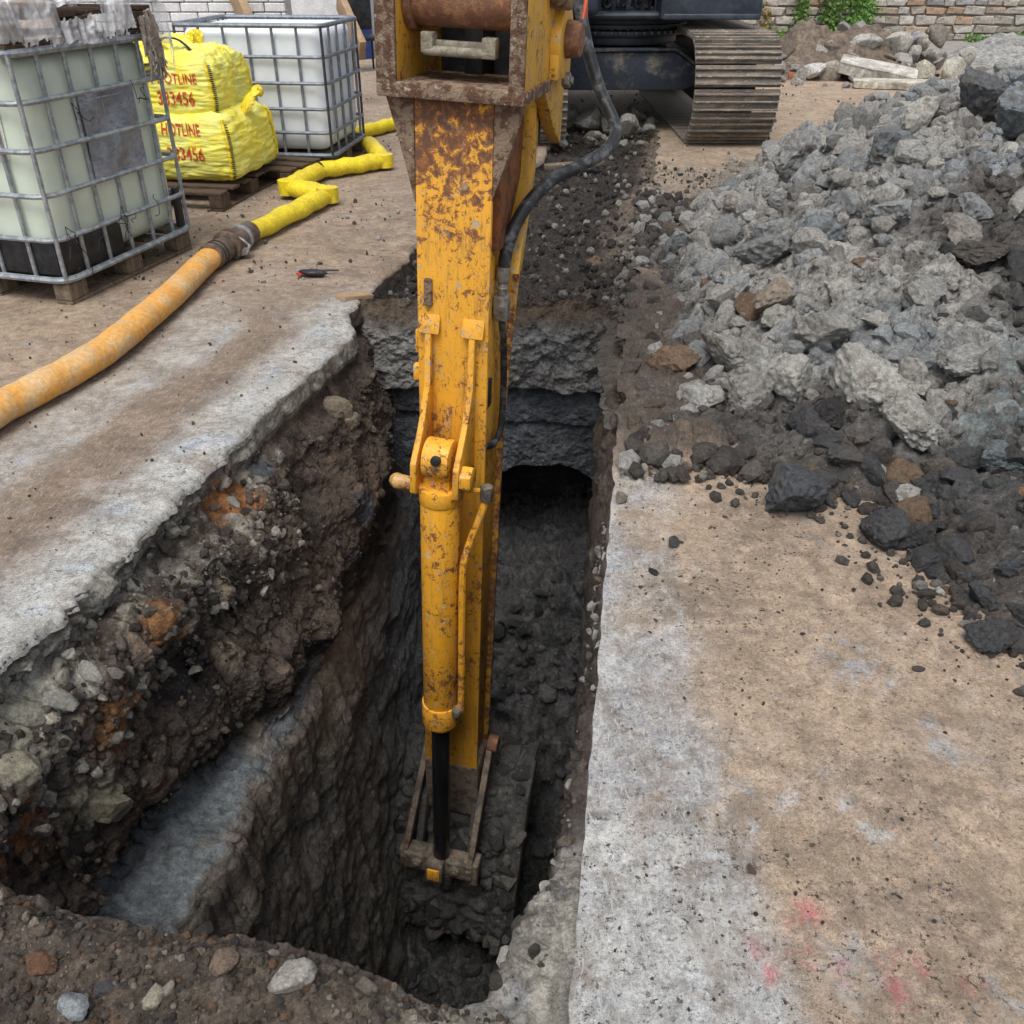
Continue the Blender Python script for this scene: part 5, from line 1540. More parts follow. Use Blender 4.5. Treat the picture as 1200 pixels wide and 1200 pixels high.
block_wall('block_wall', -5.6, -2.75, 12.6, 1.45, .34, .105, [M_WHITEBLK], mat_mix('pale_joint', (.50, .50, .51), (.42, .42, .43), 8, .4, .6, .9), 'white painted block wall behind the white tank', 172)
def plank(label, p, q, w, t, mat, name='timber_plank', flat=True):
    p, q = Vector(p), Vector(q); d = q - p
    b = MB(); b.box((0, 0, 0), (w, d.length, t))
    o = b.build(name, mat, None, .006)
    o.location = (p + q) / 2; o.rotation_euler = d.to_track_quat('Y', 'Z').to_euler()
    return tag(o, label, 'plank')
M_PLANK = mat_mix('sawn_brown_timber', (.36, .25, .15), (.26, .18, .11), 7, .4, .6, .8, 0, .3, (1, 1, 8))
plank('brown timber plank leaning on the white block wall', zat(296, 40, 11.9), zat(268, -25, 12.5), .10, .26, M_PLANK)
plank('brown timber prop leaning behind the right end of the white tank', zat(425, 60, 11.6), zat(398, 0, 12.4), .08, .22, M_PLANK)
# blue site cabin and a chair in front of it
CB = empty('site_cabin', (-6.0, 17.2, 0)); tag(CB, 'pale blue site cabin with a dark blue corner post', 'cabin')
M_LBLUE = mat_mix('pale_blue_sheet', (.42, .52, .62), (.34, .44, .55), 3, .4, .6, .5); M_DBLUE = mat_mix('deep_blue_paint', (.015, .035, .16), (.02, .05, .2), 5, .4, .6, .5)
b = MB(); b.box((1.75, 1.2, 1.25), (3.4, 2.4, 2.5)); b.build('wall_panel', M_LBLUE, CB, .02)
b = MB(); b.box((3.52, .0, 1.25), (.24, .24, 2.5)); b.build('corner_post', M_DBLUE, CB, .02)
b = MB(); b.box((3.18, -.01, 1.25), (.05, .04, 2.4)); b.build('door_edge', M_GALV2, CB, .005)
b = MB(); b.box((2.7, -.02, 1.1), (.85, .03, 2.1)); b.build('door', M_WHITEBLK, CB, .01)
CH = empty('chair', (*at(427, 84)[:2], 0), (0, 0, R(25))); tag(CH, 'black chair standing before the blue cabin', 'chair')
b = MB(); b.box((0, 0, .46), (.5, .48, .06)); b.build('seat', M_BLACKPL, CH, .02)
b = MB(); b.box((0, .26, .86), (.5, .05, .62)); b.build('backrest', M_BLACKPL, CH, .02)
for sx in (-.22, .22):
    for sy in (-.2, .22):
        b = MB(); b.cyl((sx, sy, 0), (sx, sy, .45), .016, n=8); b.build('leg', M_DARK, CH)

# ivy on the wall and weeds at its foot
def mat_leaf(name, a, b2):
    k = NT(name)
    oi = k.n('ShaderNodeNewGeometry')
    col = k.mix(oi.outputs['Random Per Island'], a, b2)
    k.b.inputs['Subsurface Weight'].default_value = 0.0
    return k.out(col, .6, None, spec=.3)
M_LEAF = mat_leaf('ivy_leaf', (.045, .11, .022), (.13, .20, .05)); M_WEED = mat_leaf('weed_leaf', (.07, .17, .03), (.15, .26, .06)); M_AUT = mat_leaf('turning_leaf', (.30, .14, .06), (.12, .16, .05))
def leaves(name, pts, size, mat, label, cat, seed, group=None):
    r = np.random.default_rng(seed); n = len(pts)
    base = np.array([(-.5, 0, 0), (-.15, .05, .55), (.5, .0, .15), (.1, .02, -.5)], float)
    V = np.zeros((n * 4, 3))
    for k in range(n):
        e = Matrix.Rotation(r.uniform(-.8, .8), 3, 'Z') @ Matrix.Rotation(r.uniform(-.9, .9), 3, 'X') @ Matrix.Rotation(r.uniform(0, 6.28), 3, 'Y')
        V[k * 4:k * 4 + 4] = (base @ np.array(e).T) * size * r.uniform(.6, 1.3) + pts[k]
    F = np.arange(n * 4).reshape(n, 4)
    o = link(name, mesh_np(name, V, F, mat=mat, smooth=False))
    return tag(o, label, cat, group)
WY = 20.9
def on_wall(u, v): return zat(u, v, WY - .12)
r = np.random.default_rng(181)
def climber(u0, u1, v0, v1, n, wob):
    P = []
    for _ in range(n):
        v = v0 + (v1 - v0) * r.random() ** .8; c = (u0 + u1) / 2 + math.sin(v * .22 + u0) * wob; w = (u1 - u0) / 2 * (0.6 + .4 * math.sin(v * .35 + 1) ** 2)
        p = on_wall(c + r.normal(0, w * .5), v); P.append(p + np.array([0, -abs(r.normal(0, .05)), 0]))
    return np.array(P)
leaves('ivy_plant', climber(930, 948, -12, 48, 700, 2), .06, M_LEAF, 'narrow dark ivy strand climbing the stone wall', 'ivy', 1)
leaves('ivy_plant', climber(962, 990, -12, 50, 1500, 3), .06, M_LEAF, 'wide dense ivy curtain on the stone wall', 'ivy', 2)
leaves('ivy_plant', climber(992, 1026, -12, 42, 1500, 4), .06, M_WEED, 'bright green ivy curtain beside the wide dark one', 'ivy', 3)
leaves('ivy_plant', climber(890, 905, 2, 40, 60, 2), .08, M_AUT, 'thin reddish creeper at the wall by the crawler track', 'creeper', 4)
for k, (u0, u1, v, n, lab) in enumerate(((895, 935, 50, 260, 'low green weeds at the wall foot beside the crawler track'), (936, 1010, 50, 420, 'low green weeds below the ivy curtain'), (1118, 1150, 48, 120, 'small green weed tuft right of the rubble'), (1160, 1215, 46, 420, 'bright green weed patch at the wall foot, far right'), (790, 812, 50, 160, 'green and reddish weeds seen between excavator body and track'))):
    P = []
    for _ in range(n):
        q = at(r.uniform(u0, u1), v - 2); q[1] = WY - .25 - abs(r.normal(0, .2)); q[0] *= WY / 21.; q[2] = abs(r.normal(0, .09)); P.append(q)
    leaves('weed_patch', np.array(P), .06, M_WEED if k != 4 else M_AUT, lab, 'weeds', 190 + k)['kind'] = 'stuff'

# ------------------------------------------------------------------ stones, clods and broken concrete
def rock_np(seed, sub, cuts=7, rough=.16, squash=(1, 1, 1), cut_lo=.55, grain=.03):
    bm = bmesh.new(); bmesh.ops.create_icosphere(bm, subdivisions=sub, radius=1)
    p = np.array([v.co[:] for v in bm.verts]); F = np.array([[v.index for v in f.verts] for f in bm.faces]); bm.free()
    r = np.random.default_rng(seed)
    p = p * (1 + fbm(p * 1.1 + seed * 3.1, 3, .5, seed) * .30)[:, None]
    for _ in range(cuts):
        n = r.normal(size=3); n /= np.linalg.norm(n); d = r.uniform(cut_lo, .9)
        e = np.maximum(p @ n - d, 0)
        p = p - n[None] * (e * .94)[:, None]
    nrm = p / (np.linalg.norm(p, axis=1, keepdims=True) + 1e-9)
    if sub >= 3:
        p = p + nrm * (fbm(p * 3 + seed, 5, .6, seed + 9, True) * rough * .5 + fbm(p * 9 + seed, 4, .6, seed + 5) * grain)[:, None]
        if sub >= 4:
            w1, w2, _ = worley(p * 3.2 + seed, seed)
            p = p + nrm * ((w2 - w1) * rough * .45)[:, None]
    if sub == 2:
        p = p * (1 + fbm(p * 2.6 + seed, 3, .6, seed + 3, True) * .22 + r.normal(0, .045, len(p)))[:, None]
    p = p * np.array(squash)
    return p / np.abs(p).max(), F

def rock_mesh(seed, sub, name='stone', **k):
    p, F = rock_np(seed, sub, **k)
    me = mesh_np(name, p, F, mat=ROCK)
    me.set_sharp_from_angle(angle=R(50))
    return me
BANK = [rock_mesh(200 + i, 4, cuts=11, rough=.34, cut_lo=.36, grain=.07, squash=(1, random.uniform(.65, 1), random.uniform(.5, .85))) for i in range(22)]
CLAY_P, CLAY_B, DARK, BROWN, PALE, TANC = (.50, .485, .44), (.35, .365, .362), (.085, .086, .090), (.22, .15, .10), (.48, .47, .43), (.34, .27, .19)

def px_radius(p, rpx):
    zc = p[1] * CP - (p[2] - CAM_H) * SP
    return rpx * zc / FPX

def rock(name, me, p, s, colour, label, cat, group=None, rot=None, sink=.35):
    o = link(name, me)
    s3 = np.array(s if isinstance(s, (tuple, list, np.ndarray)) else (s, s, s), float)
    o.scale = tuple(s3); o.location = (p[0], p[1], p[2] + s3[2] * (1 - sink) * .6)
    o.rotation_euler = rot if rot is not None else (random.uniform(-.5, .5), random.uniform(-.5, .5), random.uniform(0, 6.28))
    o.color = (*colour, 1)
    return tag(o, label, cat, group)

HERO = [  # pixel centre, half width px, flattening, colour, seed, label
    (935, 190, 37, 1.05, (.33, .33, .32), 301, 'tall angular grey block at the left end of the heap crest', 'clay block'),
    (1150, 125, 42, .95, (.13, .135, .14), 302, 'large dark grey boulder on the right of the heap crest', 'boulder'),
    (1190, 150, 42, .7, (.23, .255, .27), 303, 'blue-grey clay mass in front of the dark crest boulder', 'clay clod'),
    (1002, 452, 46, .85, CLAY_P, 304, 'biggest pale clay clod low on the front of the heap', 'clay clod'),
    (1068, 500, 48, .5, (.44, .43, .39), 305, 'flat pale clay slab in front of the biggest clod', 'clay clod'),
    (1062, 440, 24, 1.1, CLAY_P, 306, 'upright pale clay lump right of the biggest clod', 'clay clod'),
    (1130, 425, 36, .6, (.40, .40, .38), 307, 'pale grey clod on the dark right flank of the heap', 'clay clod'),
    (922, 450, 34, .8, CLAY_P, 308, 'lumpy pale clay clod left of the biggest clod', 'clay clod'),
    (872, 462, 28, .8, (.37, .36, .33), 309, 'rounded pale clod between white lump and lumpy clod', 'clay clod'),
    (820, 470, 26, .7, (.52, .51, .47), 310, 'whitish crusted lump at the trench side of the heap', 'clay clod'),
    (850, 415, 34, .7, (.36, .35, .32), 311, 'grey clay lump above the whitish crusted lump', 'clay clod'),
    (955, 395, 40, .7, (.38, .37, .34), 312, 'broad grey clod above the biggest pale clod', 'clay clod'),
    (975, 490, 28, .65, (.05, .048, .047), 313, 'black soil lump at the foot of the biggest pale clod', 'soil lump'),
    (926, 580, 48, .72, (.10, .105, .115), 314, 'big dark block with tan faces alone on the right slab', 'boulder'),
    (1037, 625, 30, .8, (.09, .092, .097), 315, 'dark lump with tan corner right of the big dark block', 'boulder'),
    (1073, 605, 25, .85, (.20, .14, .095), 316, 'brown rock between the dark lumps at the heap toe', 'stone'),
    (1027, 556, 15, .8, (.36, .41, .40), 317, 'small pale green-grey stone behind the dark lump', 'stone'),
    (990, 540, 30, .5, (.11, .105, .10), 318, 'flat dark stone between green-grey stone and big block', 'stone'),
    (1115, 655, 24, .7, DARK, 319, 'dark lump at the heap toe below the brown rock', 'soil lump'),
    (1192, 668, 34, .75, (.085, .09, .098), 320, 'large dark wet lump at the right edge, low on the heap', 'soil lump'),
    (1160, 745, 32, .65, DARK, 321, 'lowest dark clod on the right of the slab', 'soil lump'),
    (1165, 602, 17, .9, (.10, .105, .11), 322, 'dark cube-like stone below the right flank', 'stone'),
    (1107, 580, 19, .8, (.105, .108, .112), 323, 'dark angular stone above the brown rock', 'stone'),
    (1195, 585, 18, .6, (.30, .19, .11), 324, 'orange-brown stone at the right edge of the heap', 'stone'),
    (845, 276, 25, .65, (.25, .255, .25), 325, 'grey clod at the far left toe of the heap', 'clay clod'),
    (862, 240, 22, .7, (.42, .39, .33), 326, 'hollow pale clod above the far left toe', 'clay clod'),
    (1045, 255, 34, .65, (.36, .375, .37), 327, 'pale clod half way up the blue-grey slope', 'clay clod'),
    (905, 355, 36, .5, (.33, .28, .22), 328, 'flat brownish clod with a dark hollow beneath', 'clay clod'),
    (950, 285, 34, .65, (.24, .265, .28), 329, 'blue-grey clod in the middle of the left slope', 'clay clod'),
    (1120, 275, 32, .6, (.31, .29, .26), 330, 'grey-brown clod near the dark soil of the right flank', 'clay clod'),
    (1040, 185, 32, .6, (.20, .215, .22), 331, 'slate grey clod under the heap crest', 'clay clod'),
    (985, 205, 28, .7, (.25, .265, .265), 332, 'grey clod right of the tall angular block', 'clay clod'),
    (1145, 300, 40, .45, (.11, .098, .085), 333, 'long dark soil clod bedded in the right flank', 'soil lump'),
    (890, 300, 32, .75, (.28, .29, .285), 334, 'rough grey clod on the left slope above the toe', 'clay clod'),
    (1080, 350, 28, .7, (.36, .355, .33), 335, 'pale clod in the loose middle of the heap', 'clay clod'),
    (1170, 540, 30, .55, (.19, .225, .235), 336, 'greenish blue clay lump above the right dark stones', 'clay clod'),
]
def heap_rocks():
    for (u, v, rp, fl, c, sd_, lab, cat) in HERO:
        p = on_heap(u, v + rp * .35)
        s = px_radius(p, rp) * 1.08
        me = rock_mesh(sd_, 5 if rp > 26 else 4, 'clod', cuts=12, rough=.34, grain=.06, squash=(1, .85, fl), cut_lo=.38)
        rock('clod', me, p, s, c, lab, cat, None, (random.uniform(-.2, .2), random.uniform(-.2, .2), random.uniform(0, 6.28)), .2)
    r = random.Random(77)
    KINDS = [('pale grey clay clod, one of many alike in the heap', CLAY_P, 'clay clod', 'pale clods of the heap'), ('blue-grey clay clod, one of many alike in the heap', CLAY_B, 'clay clod', 'blue-grey clods of the heap'), ('small dark soil lump, one of many alike in the heap', DARK, 'soil lump', 'dark lumps of the heap'), ('small brown stone, one of several alike in the heap', BROWN, 'stone', 'brown stones of the heap')]
    placed = 0
    while placed < 245:
        u, v = (r.uniform(770, 1200), r.uniform(90, 770)) if placed % 5 < 3 else (r.uniform(940, 1200), r.uniform(490, 770))
        p = on_heap(u, v)
        if p[1] > 9.4 or heap_d(np.array([p[0]]), np.array([p[1]]))[0] < -.02: continue
        dark = (v > 480 + (u - 800) * .05) or (u > 1090 and 285 < v < 420)
        k = r.random()
        kind = (2 if k < .8 else 3 if k < .9 else 0) if dark else (0 if k < .5 else 1 if k < .9 else 3)
        rp = 6 + 22 * r.random() ** 2.0 + (4 if not dark else 1)
        lab, c, cat, grp = KINDS[kind]; q = r.uniform(.8, 1.15)
        rock('clod', r.choice(BANK), p, px_radius(p, rp), tuple(x * q for x in c), lab, cat, grp, (r.uniform(-.6, .6), r.uniform(-.6, .6), r.uniform(0, 6.28)), .5)
        placed += 1
heap_rocks()

# stray stones on the right slab
STRAY = [(790, 637, 14, DARK, 'round dark clod alone near the cut edge of the right slab'), (781, 771, 8, (.46, .44, .38), 'pale chip of stone on the bare right slab'), (765, 672, 8, (.04, .04, .042), 'black crumb on the slab below the round dark clod'), (881, 1021, 9, (.16, .11, .08), 'round brown pebble on the right slab near the pink paint'),
    (1141, 1150, 10, (.52, .42, .28), 'straw-coloured splinter beside the pink paint'), (1075, 785, 9, (.12, .11, .10), 'dark pebble below the heap on the tan dirt')]
for u, v, rp, c, lab in STRAY:
    p = at(u, v); rock('stone', random.choice(BANK), p, px_radius(p, rp) * np.array((1, .7, .6)), c, lab, 'stone', None, (0, 0, random.uniform(0, 6)), .2)
r_ = random.Random(9)
for i in range(30):
    u, v = (r_.uniform(720, 1100), r_.uniform(600, 760)) if i < 26 else (r_.uniform(690, 1190), r_.uniform(760, 1190))
    if u > 1000 and v > 700 and i < 26: continue
    p = at(u, v); q = r_.uniform(.6, 1.4)
    rock('stone', r_.choice(BANK), p, px_radius(p, r_.uniform(2, 4.5)) * np.array((1, .8, .6)), tuple(x * q for x in r_.choice([DARK, DARK, (.13, .105, .08), (.20, .17, .13)])), 'small dark crumb of soil scattered on the right slab', 'soil crumb', 'crumbs scattered on the right slab', (0, 0, r_.uniform(0, 6)), .2)
for i in range(20):
    u, v = r_.uniform(150, 470), r_.uniform(300, 430)
    p = at(u, v)
    if p[0] > edge_l(p[1]) - .06: continue
    rock('stone', r_.choice(BANK), p, px_radius(p, r_.uniform(2, 4.5)) * np.array((1, .8, .7)), r_.choice([DARK, (.10, .085, .07), (.28, .25, .2)]), 'small dark crumb scattered on the left slab', 'soil crumb', 'crumbs scattered on the left slab', (0, 0, r_.uniform(0, 6)), .2)
# stones of the near bank
for u, v, rp, c, lab in ((270, 1145, 20, (.27, .20, .15), 'rounded tan stone bedded in the near soil bank'), (347, 1172, 30, (.50, .47, .42), 'whitish stained stone at the front of the near bank'), (187, 1186, 17, (.46, .42, .33), 'pale splinter of stone in the near bank'), (95, 1196, 22, (.40, .43, .45), 'pale blue-grey stone at the bottom edge of the bank'),
                        (55, 1150, 22, (.22, .12, .07), 'rust brown clod at the left end of the near bank'), (5, 1075, 14, (.34, .31, .26), 'pale stone at the left edge of the near bank'), (322, 1135, 10, (.40, .37, .31), 'small pale chip between the tan and whitish stones'), (205, 1178, 10, (.38, .35, .30), 'small pale pebble right of the splinter'),
                        (130, 1170, 16, (.10, .10, .105), 'dark grey pebble in the near bank'), (432, 1165, 14, (.24, .20, .16), 'brown pebble right of the whitish stained stone'), (240, 1092, 13, (.05, .046, .043), 'black soil clod on the lip of the near bank')):
    p = at(u, v, .03); p[2] = float(berm_h(np.array([p[0]]), np.array([p[1]]))[0])
    rock('stone', rock_mesh(int(u + v), 4, cuts=8, rough=.2, squash=(1, .75, .6)), p, px_radius(p, rp), c, lab, 'stone', None, (random.uniform(-.2, .2), random.uniform(-.2, .2), random.uniform(0, 6)), .45)
# lumps of broken slab and hardcore hanging at the left lip
for u, v, rp, c, lab in ((110, 793, 22, (.47, .45, .40), 'pale broken flake of concrete under the left slab edge'), (40, 830, 46, (.42, .40, .33), 'big pale stone in the crumbled left slab edge'), (85, 820, 24, (.40, .39, .35), 'grey stone between big pale stone and flake'), (30, 900, 50, (.40, .37, .28), 'buff stone slab low in the crumbled left side'),
                        (130, 950, 42, (.29, .265, .19), 'olive buff block hanging above the dark hollow'), (90, 850, 16, (.38, .38, .37), 'small grey chip beside the big pale stone'), (310, 548, 16, (.13, .14, .155), 'dark slate piece stuck in the brown trench side'), (408, 472, 22, (.33, .28, .21), 'tan clay streak lump near the far left corner of the trench')):
    q_ = np.where(TRENCH['ok'] & ((TRENCH['u'] - u) ** 2 + (TRENCH['v'] - v) ** 2 < 64))[0]
    if not len(q_): continue
    best = TRENCH['p'][q_[np.argmin(TRENCH['z'][q_])]].copy(); best[0] -= .02
    rock('stone', rock_mesh(int(u * 3 + v), 4, cuts=9, rough=.22, squash=(1, .6, .55)), best, px_radius(best, rp) * .9, c, lab, 'stone', None, (.3, .5, random.uniform(-.4, .4)), 1.0)
# rubble in front of the stone wall
def mound(grey=False, cx=0, cy=0):
    xs, ys = np.linspace(-1.9, 2.3, 150), np.linspace(-1.2, 1.4, 90)
    Xg, Yg = np.meshgrid(xs, ys, indexing='ij'); x, y = Xg.ravel(), Yg.ravel()
    P = np.stack([x, y, x * 0], 1); w1, w2, _ = worley(P * 4, 401)
    k = np.exp(-((x + .1) / 1.15) ** 4 - ((y - .15) / .62) ** 2)
    z = k * (.62 + fbm(P * 2, 4, .5, 402) * .3 + (w2 - w1) * .16) - .05
    c = np.tile(np.array((.16, .125, .095)), (len(x), 1)); m2 = fbm(P * 5, 4, .6, 403)
    c = mixc(c, (.09, .08, .07), sstep(0, .4, m2)); c = mixc(c, (.28, .25, .21), sstep(.2, .5, -m2) * .7)
    m = np.stack([x * 0 + .5, x * 0, x * 0 + .3], 1); F = grid_faces(*Xg.shape)
    V = np.stack([x + 5.0, y + 15.0, z], 1)
    if grey:
        c = np.tile(np.array((.27, .265, .25)), (len(x), 1)); c = mixc(c, (.17, .17, .165), sstep(0, .4, m2))
        V = np.stack([x * 1.3 + cx, y * 1.2 + cy, z * .6], 1)
        return tag(link('gravel_mound', mesh_np('gravel_mound', V, F[(z[F] > -.03).any(1)], c, m, EARTH_FAR)), 'low grey gravel mound between the rubble and the wall, far right', 'gravel mound')
    tag(link('soil_mound', mesh_np('soil_mound', V, F[(z[F] > -.03).any(1)], c, m, EARTH_FAR)), 'low brown soil mound carrying broken concrete before the wall', 'soil mound')
mound()
mound(True, 9.0, 16.6)
CONCR = [(.46, .44, .40), (.40, .385, .35), (.36, .34, .31), (.48, .46, .42)]
RUB = [(948, 82, 20, .4, (.58, .57, .54), 'white flat concrete piece at the left of the far rubble'), (930, 90, 9, .8, (.38, .16, .08), 'orange brick piece below the white flat concrete'), (945, 92, 7, .8, (.36, .15, .08), 'smaller orange brick piece in the far rubble'), (962, 98, 20, .8, (.40, .36, .30), 'tilted grey concrete piece beside the bricks'),
       (1053, 70, 15, 1.0, (.34, .36, .39), 'blue-grey square block on the far rubble'), (1012, 48, 24, .5, (.44, .43, .40), 'grey concrete piece topmost on the far rubble, left of peak'), (1050, 48, 20, .8, (.50, .48, .43), 'pale concrete piece at the peak of the far rubble'), (1080, 48, 12, 1.1, (.46, .43, .38), 'upright pale concrete piece right of the peak'),
       (1092, 68, 20, .7, (.38, .36, .33), 'grey concrete lump below the upright piece'), (1115, 82, 20, .8, (.48, .46, .39), 'cream boulder at the right end of the far rubble'), (1080, 88, 18, .9, (.46, .43, .35), 'cream block left of the cream boulder'), (996, 75, 18, .7, (.30, .27, .23), 'brown-grey lump behind the long slab'),
       (920, 70, 22, .9, (.15, .12, .095), 'brown soil block at the left end of the far rubble'), (1125, 100, 16, .5, (.47, .45, .40), 'low cream piece at the right foot of the rubble'), (970, 60, 18, .7, (.17, .14, .11), 'dark brown lump on the soil mound'), (1035, 92, 15, .6, (.40, .38, .34), 'grey chunk in front of the blue-grey block'), (1022, 64, 16, .7, (.42, .39, .35), 'grey chunk left of the blue-grey block')]
for i, (u, v, rp, fl, c, lab) in enumerate(RUB):
    p = zat(u, v + rp * .4, 14.35 if v > 80 else 14.9); p[2] = max(p[2], 0)
    rock('rubble_piece', rock_mesh(500 + i, 4, 'rubble_piece', cuts=10, rough=.10, squash=(1, .8, fl), cut_lo=.42), p, px_radius(p, rp), c, lab, 'concrete piece', None, (random.uniform(-.3, .3), random.uniform(-.3, .3), random.uniform(0, 6)), .5)
SHARP = [rock_mesh(560 + i, 3, 'rubble_piece', cuts=12, rough=.07, grain=.02, cut_lo=.34, squash=(1, random.uniform(.5, .9), random.uniform(.35, .8))) for i in range(12)]
r_ = random.Random(35)
for i in range(60):
    u, v = r_.gauss(1030, 62), r_.uniform(40, 98); yy_ = 14.2 + (98 - v) / 58 * 1.1
    p = zat(u, v, yy_)
    top = .75 * math.exp(-((p[0] - 5.3) / 1.35) ** 4) - .02
    if not 908 < u < 1140 or p[2] > top + .12: continue
    p[2] = max(p[2], 0)
    q = r_.uniform(.75, 1.1)
    rock('rubble_piece', r_.choice(SHARP), p, px_radius(p, r_.uniform(6, 15)), tuple(x * q for x in r_.choice(CONCR + [(.30, .27, .23), (.36, .37, .39)])), 'broken concrete piece, one of many alike in the far rubble pile', 'concrete piece', 'broken concrete of the far rubble pile', None, .45)
def slab_piece(label, u0, v0, u1, v1, yy, w, t, c, roll=0.15):
    p, q = Vector(zat(u0, v0, yy)), Vector(zat(u1, v1, yy - .3)); p.z = max(p.z, .05); q.z = max(q.z, .05); d = q - p
    bm = bmesh.new(); bmesh.ops.create_cube(bm, size=1)
    for vt in bm.verts: vt.co = Vector((vt.co.x * d.length, vt.co.y * w, vt.co.z * t))
    bmesh.ops.subdivide_edges(bm, edges=bm.edges[:], cuts=9, use_grid_fill=True)
    co = np.array([vt.co[:] for vt in bm.verts]); dn = np.stack([fbm(co * 3 + k, 4, .6, 600 + k) * .06 for k in range(3)], 1) * np.array((1, 1.2, .4))
    for vt, dd in zip(bm.verts, dn): vt.co += Vector(dd)
    me = bpy.data.meshes.new('slab_piece'); bm.to_mesh(me); bm.free(); me.polygons.foreach_set('use_smooth', [True] * len(me.polygons)); me.set_sharp_from_angle(angle=R(35)); me.materials.append(ROCK)
    o = link('slab_piece', me); o.location = (p + q) / 2; o.rotation_euler = (roll, -math.atan2(d.z, math.hypot(d.x, d.y)), math.atan2(d.y, d.x)); o.color = (*c, 1)
    return tag(o, label, 'concrete slab')
slab_piece('long tilted concrete slab lying across the front of the rubble', 985, 74, 1072, 96, 14.3, .5, .14, (.48, .46, .41))
slab_piece('flat pale strip of concrete at the foot of the rubble', 1000, 100, 1090, 103, 13.6, .5, .08, (.50, .46, .38), 0)
r_ = random.Random(31)
for i in range(34):
    u, v = r_.uniform(905, 1135), r_.uniform(84, 104); p = at(u, v)
    if p[1] < 13.2: continue
    rock('rubble_piece', r_.choice(BANK), p, px_radius(p, r_.uniform(3, 8)), r_.choice(CONCR + [(.2, .17, .14)]), 'small concrete fragment, one of many at the foot of the far rubble', 'concrete piece', 'fragments at the foot of the far rubble', None, .3)
# loose concrete between the crawler tracks
for i, (u, v, rp, lab) in enumerate(((668, 140, 12, 'pale concrete chunk nearest the stick, between the crawler tracks'), (690, 150, 13, 'grey concrete chunk left of the hose bend, under the excavator'), (745, 143, 13, 'upright pale concrete chunk right of the hose bend'), (712, 152, 11, 'flat pale concrete chunk behind the hose bend'), (735, 155, 12, 'low grey concrete chunk right of the hose'), (760, 150, 9, 'dark edged concrete chunk nearest the right track'), (655, 150, 10, 'small concrete chunk beside the stick'))):
    p = at(u, v); rock('rubble_piece', rock_mesh(540 + i, 4, 'rubble_piece', cuts=11, rough=.10, squash=(1, .7, .75), cut_lo=.36), p, px_radius(p, rp * 1.35), CONCR[i % 4], lab, 'concrete piece', None, None, .4)
r_ = random.Random(32)
for i in range(26):
    u, v = r_.uniform(645, 770), r_.uniform(138, 172); p = at(u, v)
    rock('rubble_piece', r_.choice(BANK), p, px_radius(p, r_.uniform(4, 9)), r_.choice(CONCR + [(.2, .17, .14)]), 'small concrete fragment, one of several under the excavator', 'concrete piece', 'fragments under the excavator', None, .3)
plank('old grey board lying across the dark soil strip', at(640, 196, .02), at(705, 190, .02), .10, .04, M_WOOD, 'timber_board')
plank('short broken timber end at the left slab edge', at(398, 352, .0), at(432, 349, -.03), .09, .06, M_PLANK, 'timber_offcut')
# scrap of black and red plastic on the left slab
p = at(362, 324)
SC = empty('scrap', (p[0], p[1], 0)); tag(SC, 'crushed black and red plastic scrap on the left slab', 'scrap')
def crush(name, c, s, seed, mat):
    q, F = rock_np(seed, 3, 6, .4, (1, .7, .5), .4, .08)
    link(name, mesh_np(name, q * np.array(s) + np.array(c), F, mat=mat), SC)
crush('black_part', (.03, .0, .025), (.09, .06, .05), 701, M_BLACKPL); crush('red_part', (-.05, -.02, .02), (.022, .02, .018), 702, mat_mix('red_plastic', (.5, .03, .03), (.3, .02, .02), 9, .4, .6, .4))
crush('strap_part', (.12, .05, .02), (.07, .012, .014), 703, M_BLACKPL)

# ------------------------------------------------------------------ crumbs nobody could count
VAR = [rock_np(800 + i, 1, 4, .2, (1, .85, .7)) for i in range(8)]
VAR2 = [rock_np(820 + i, 3 if i < 0 else 2, 9, .3, (1, .85, .7), .35) for i in range(12)]
def scatter(name, pts, sizes, cols, seed, label, cat, hi=False):
    r = np.random.default_rng(seed)
    V, F, C, off = [], [], [], 0
    var = VAR2 if hi else VAR
    n = len(pts)
    q = r.normal(size=(n, 4)); q /= np.linalg.norm(q, axis=1, keepdims=True)
    w, x, y, z = q.T
    M = np.stack([1 - 2 * (y * y + z * z), 2 * (x * y - z * w), 2 * (x * z + y * w), 2 * (x * y + z * w), 1 - 2 * (x * x + z * z), 2 * (y * z - x * w), 2 * (x * z - y * w), 2 * (y * z + x * w), 1 - 2 * (x * x + y * y)], 1).reshape(n, 3, 3)
    pick = r.integers(0, len(var), n)
    for k, (bv, bf) in enumerate(var):
        id_ = np.where(pick == k)[0]
        if not len(id_): continue
        vv = np.einsum('nij,vj->nvi', M[id_], bv) * sizes[id_][:, None, None] + pts[id_][:, None]
        V.append(vv.reshape(-1, 3)); F.append((bf[None] + (np.arange(len(id_)) * len(bv))[:, None, None]).reshape(-1, 3) + off)
        C.append(np.repeat(cols[id_], len(bv), 0)); off += len(id_) * len(bv)
    me = mesh_np(name, np.concatenate(V), np.concatenate(F), np.concatenate(C), None, PEB, smooth=False)
    return tag(link(name, me), label, cat, kind='stuff')
PAL = np.array([(.32, .305, .28), (.22, .235, .24), (.09, .085, .08), (.17, .135, .10), (.27, .255, .23), (.38, .36, .33)])
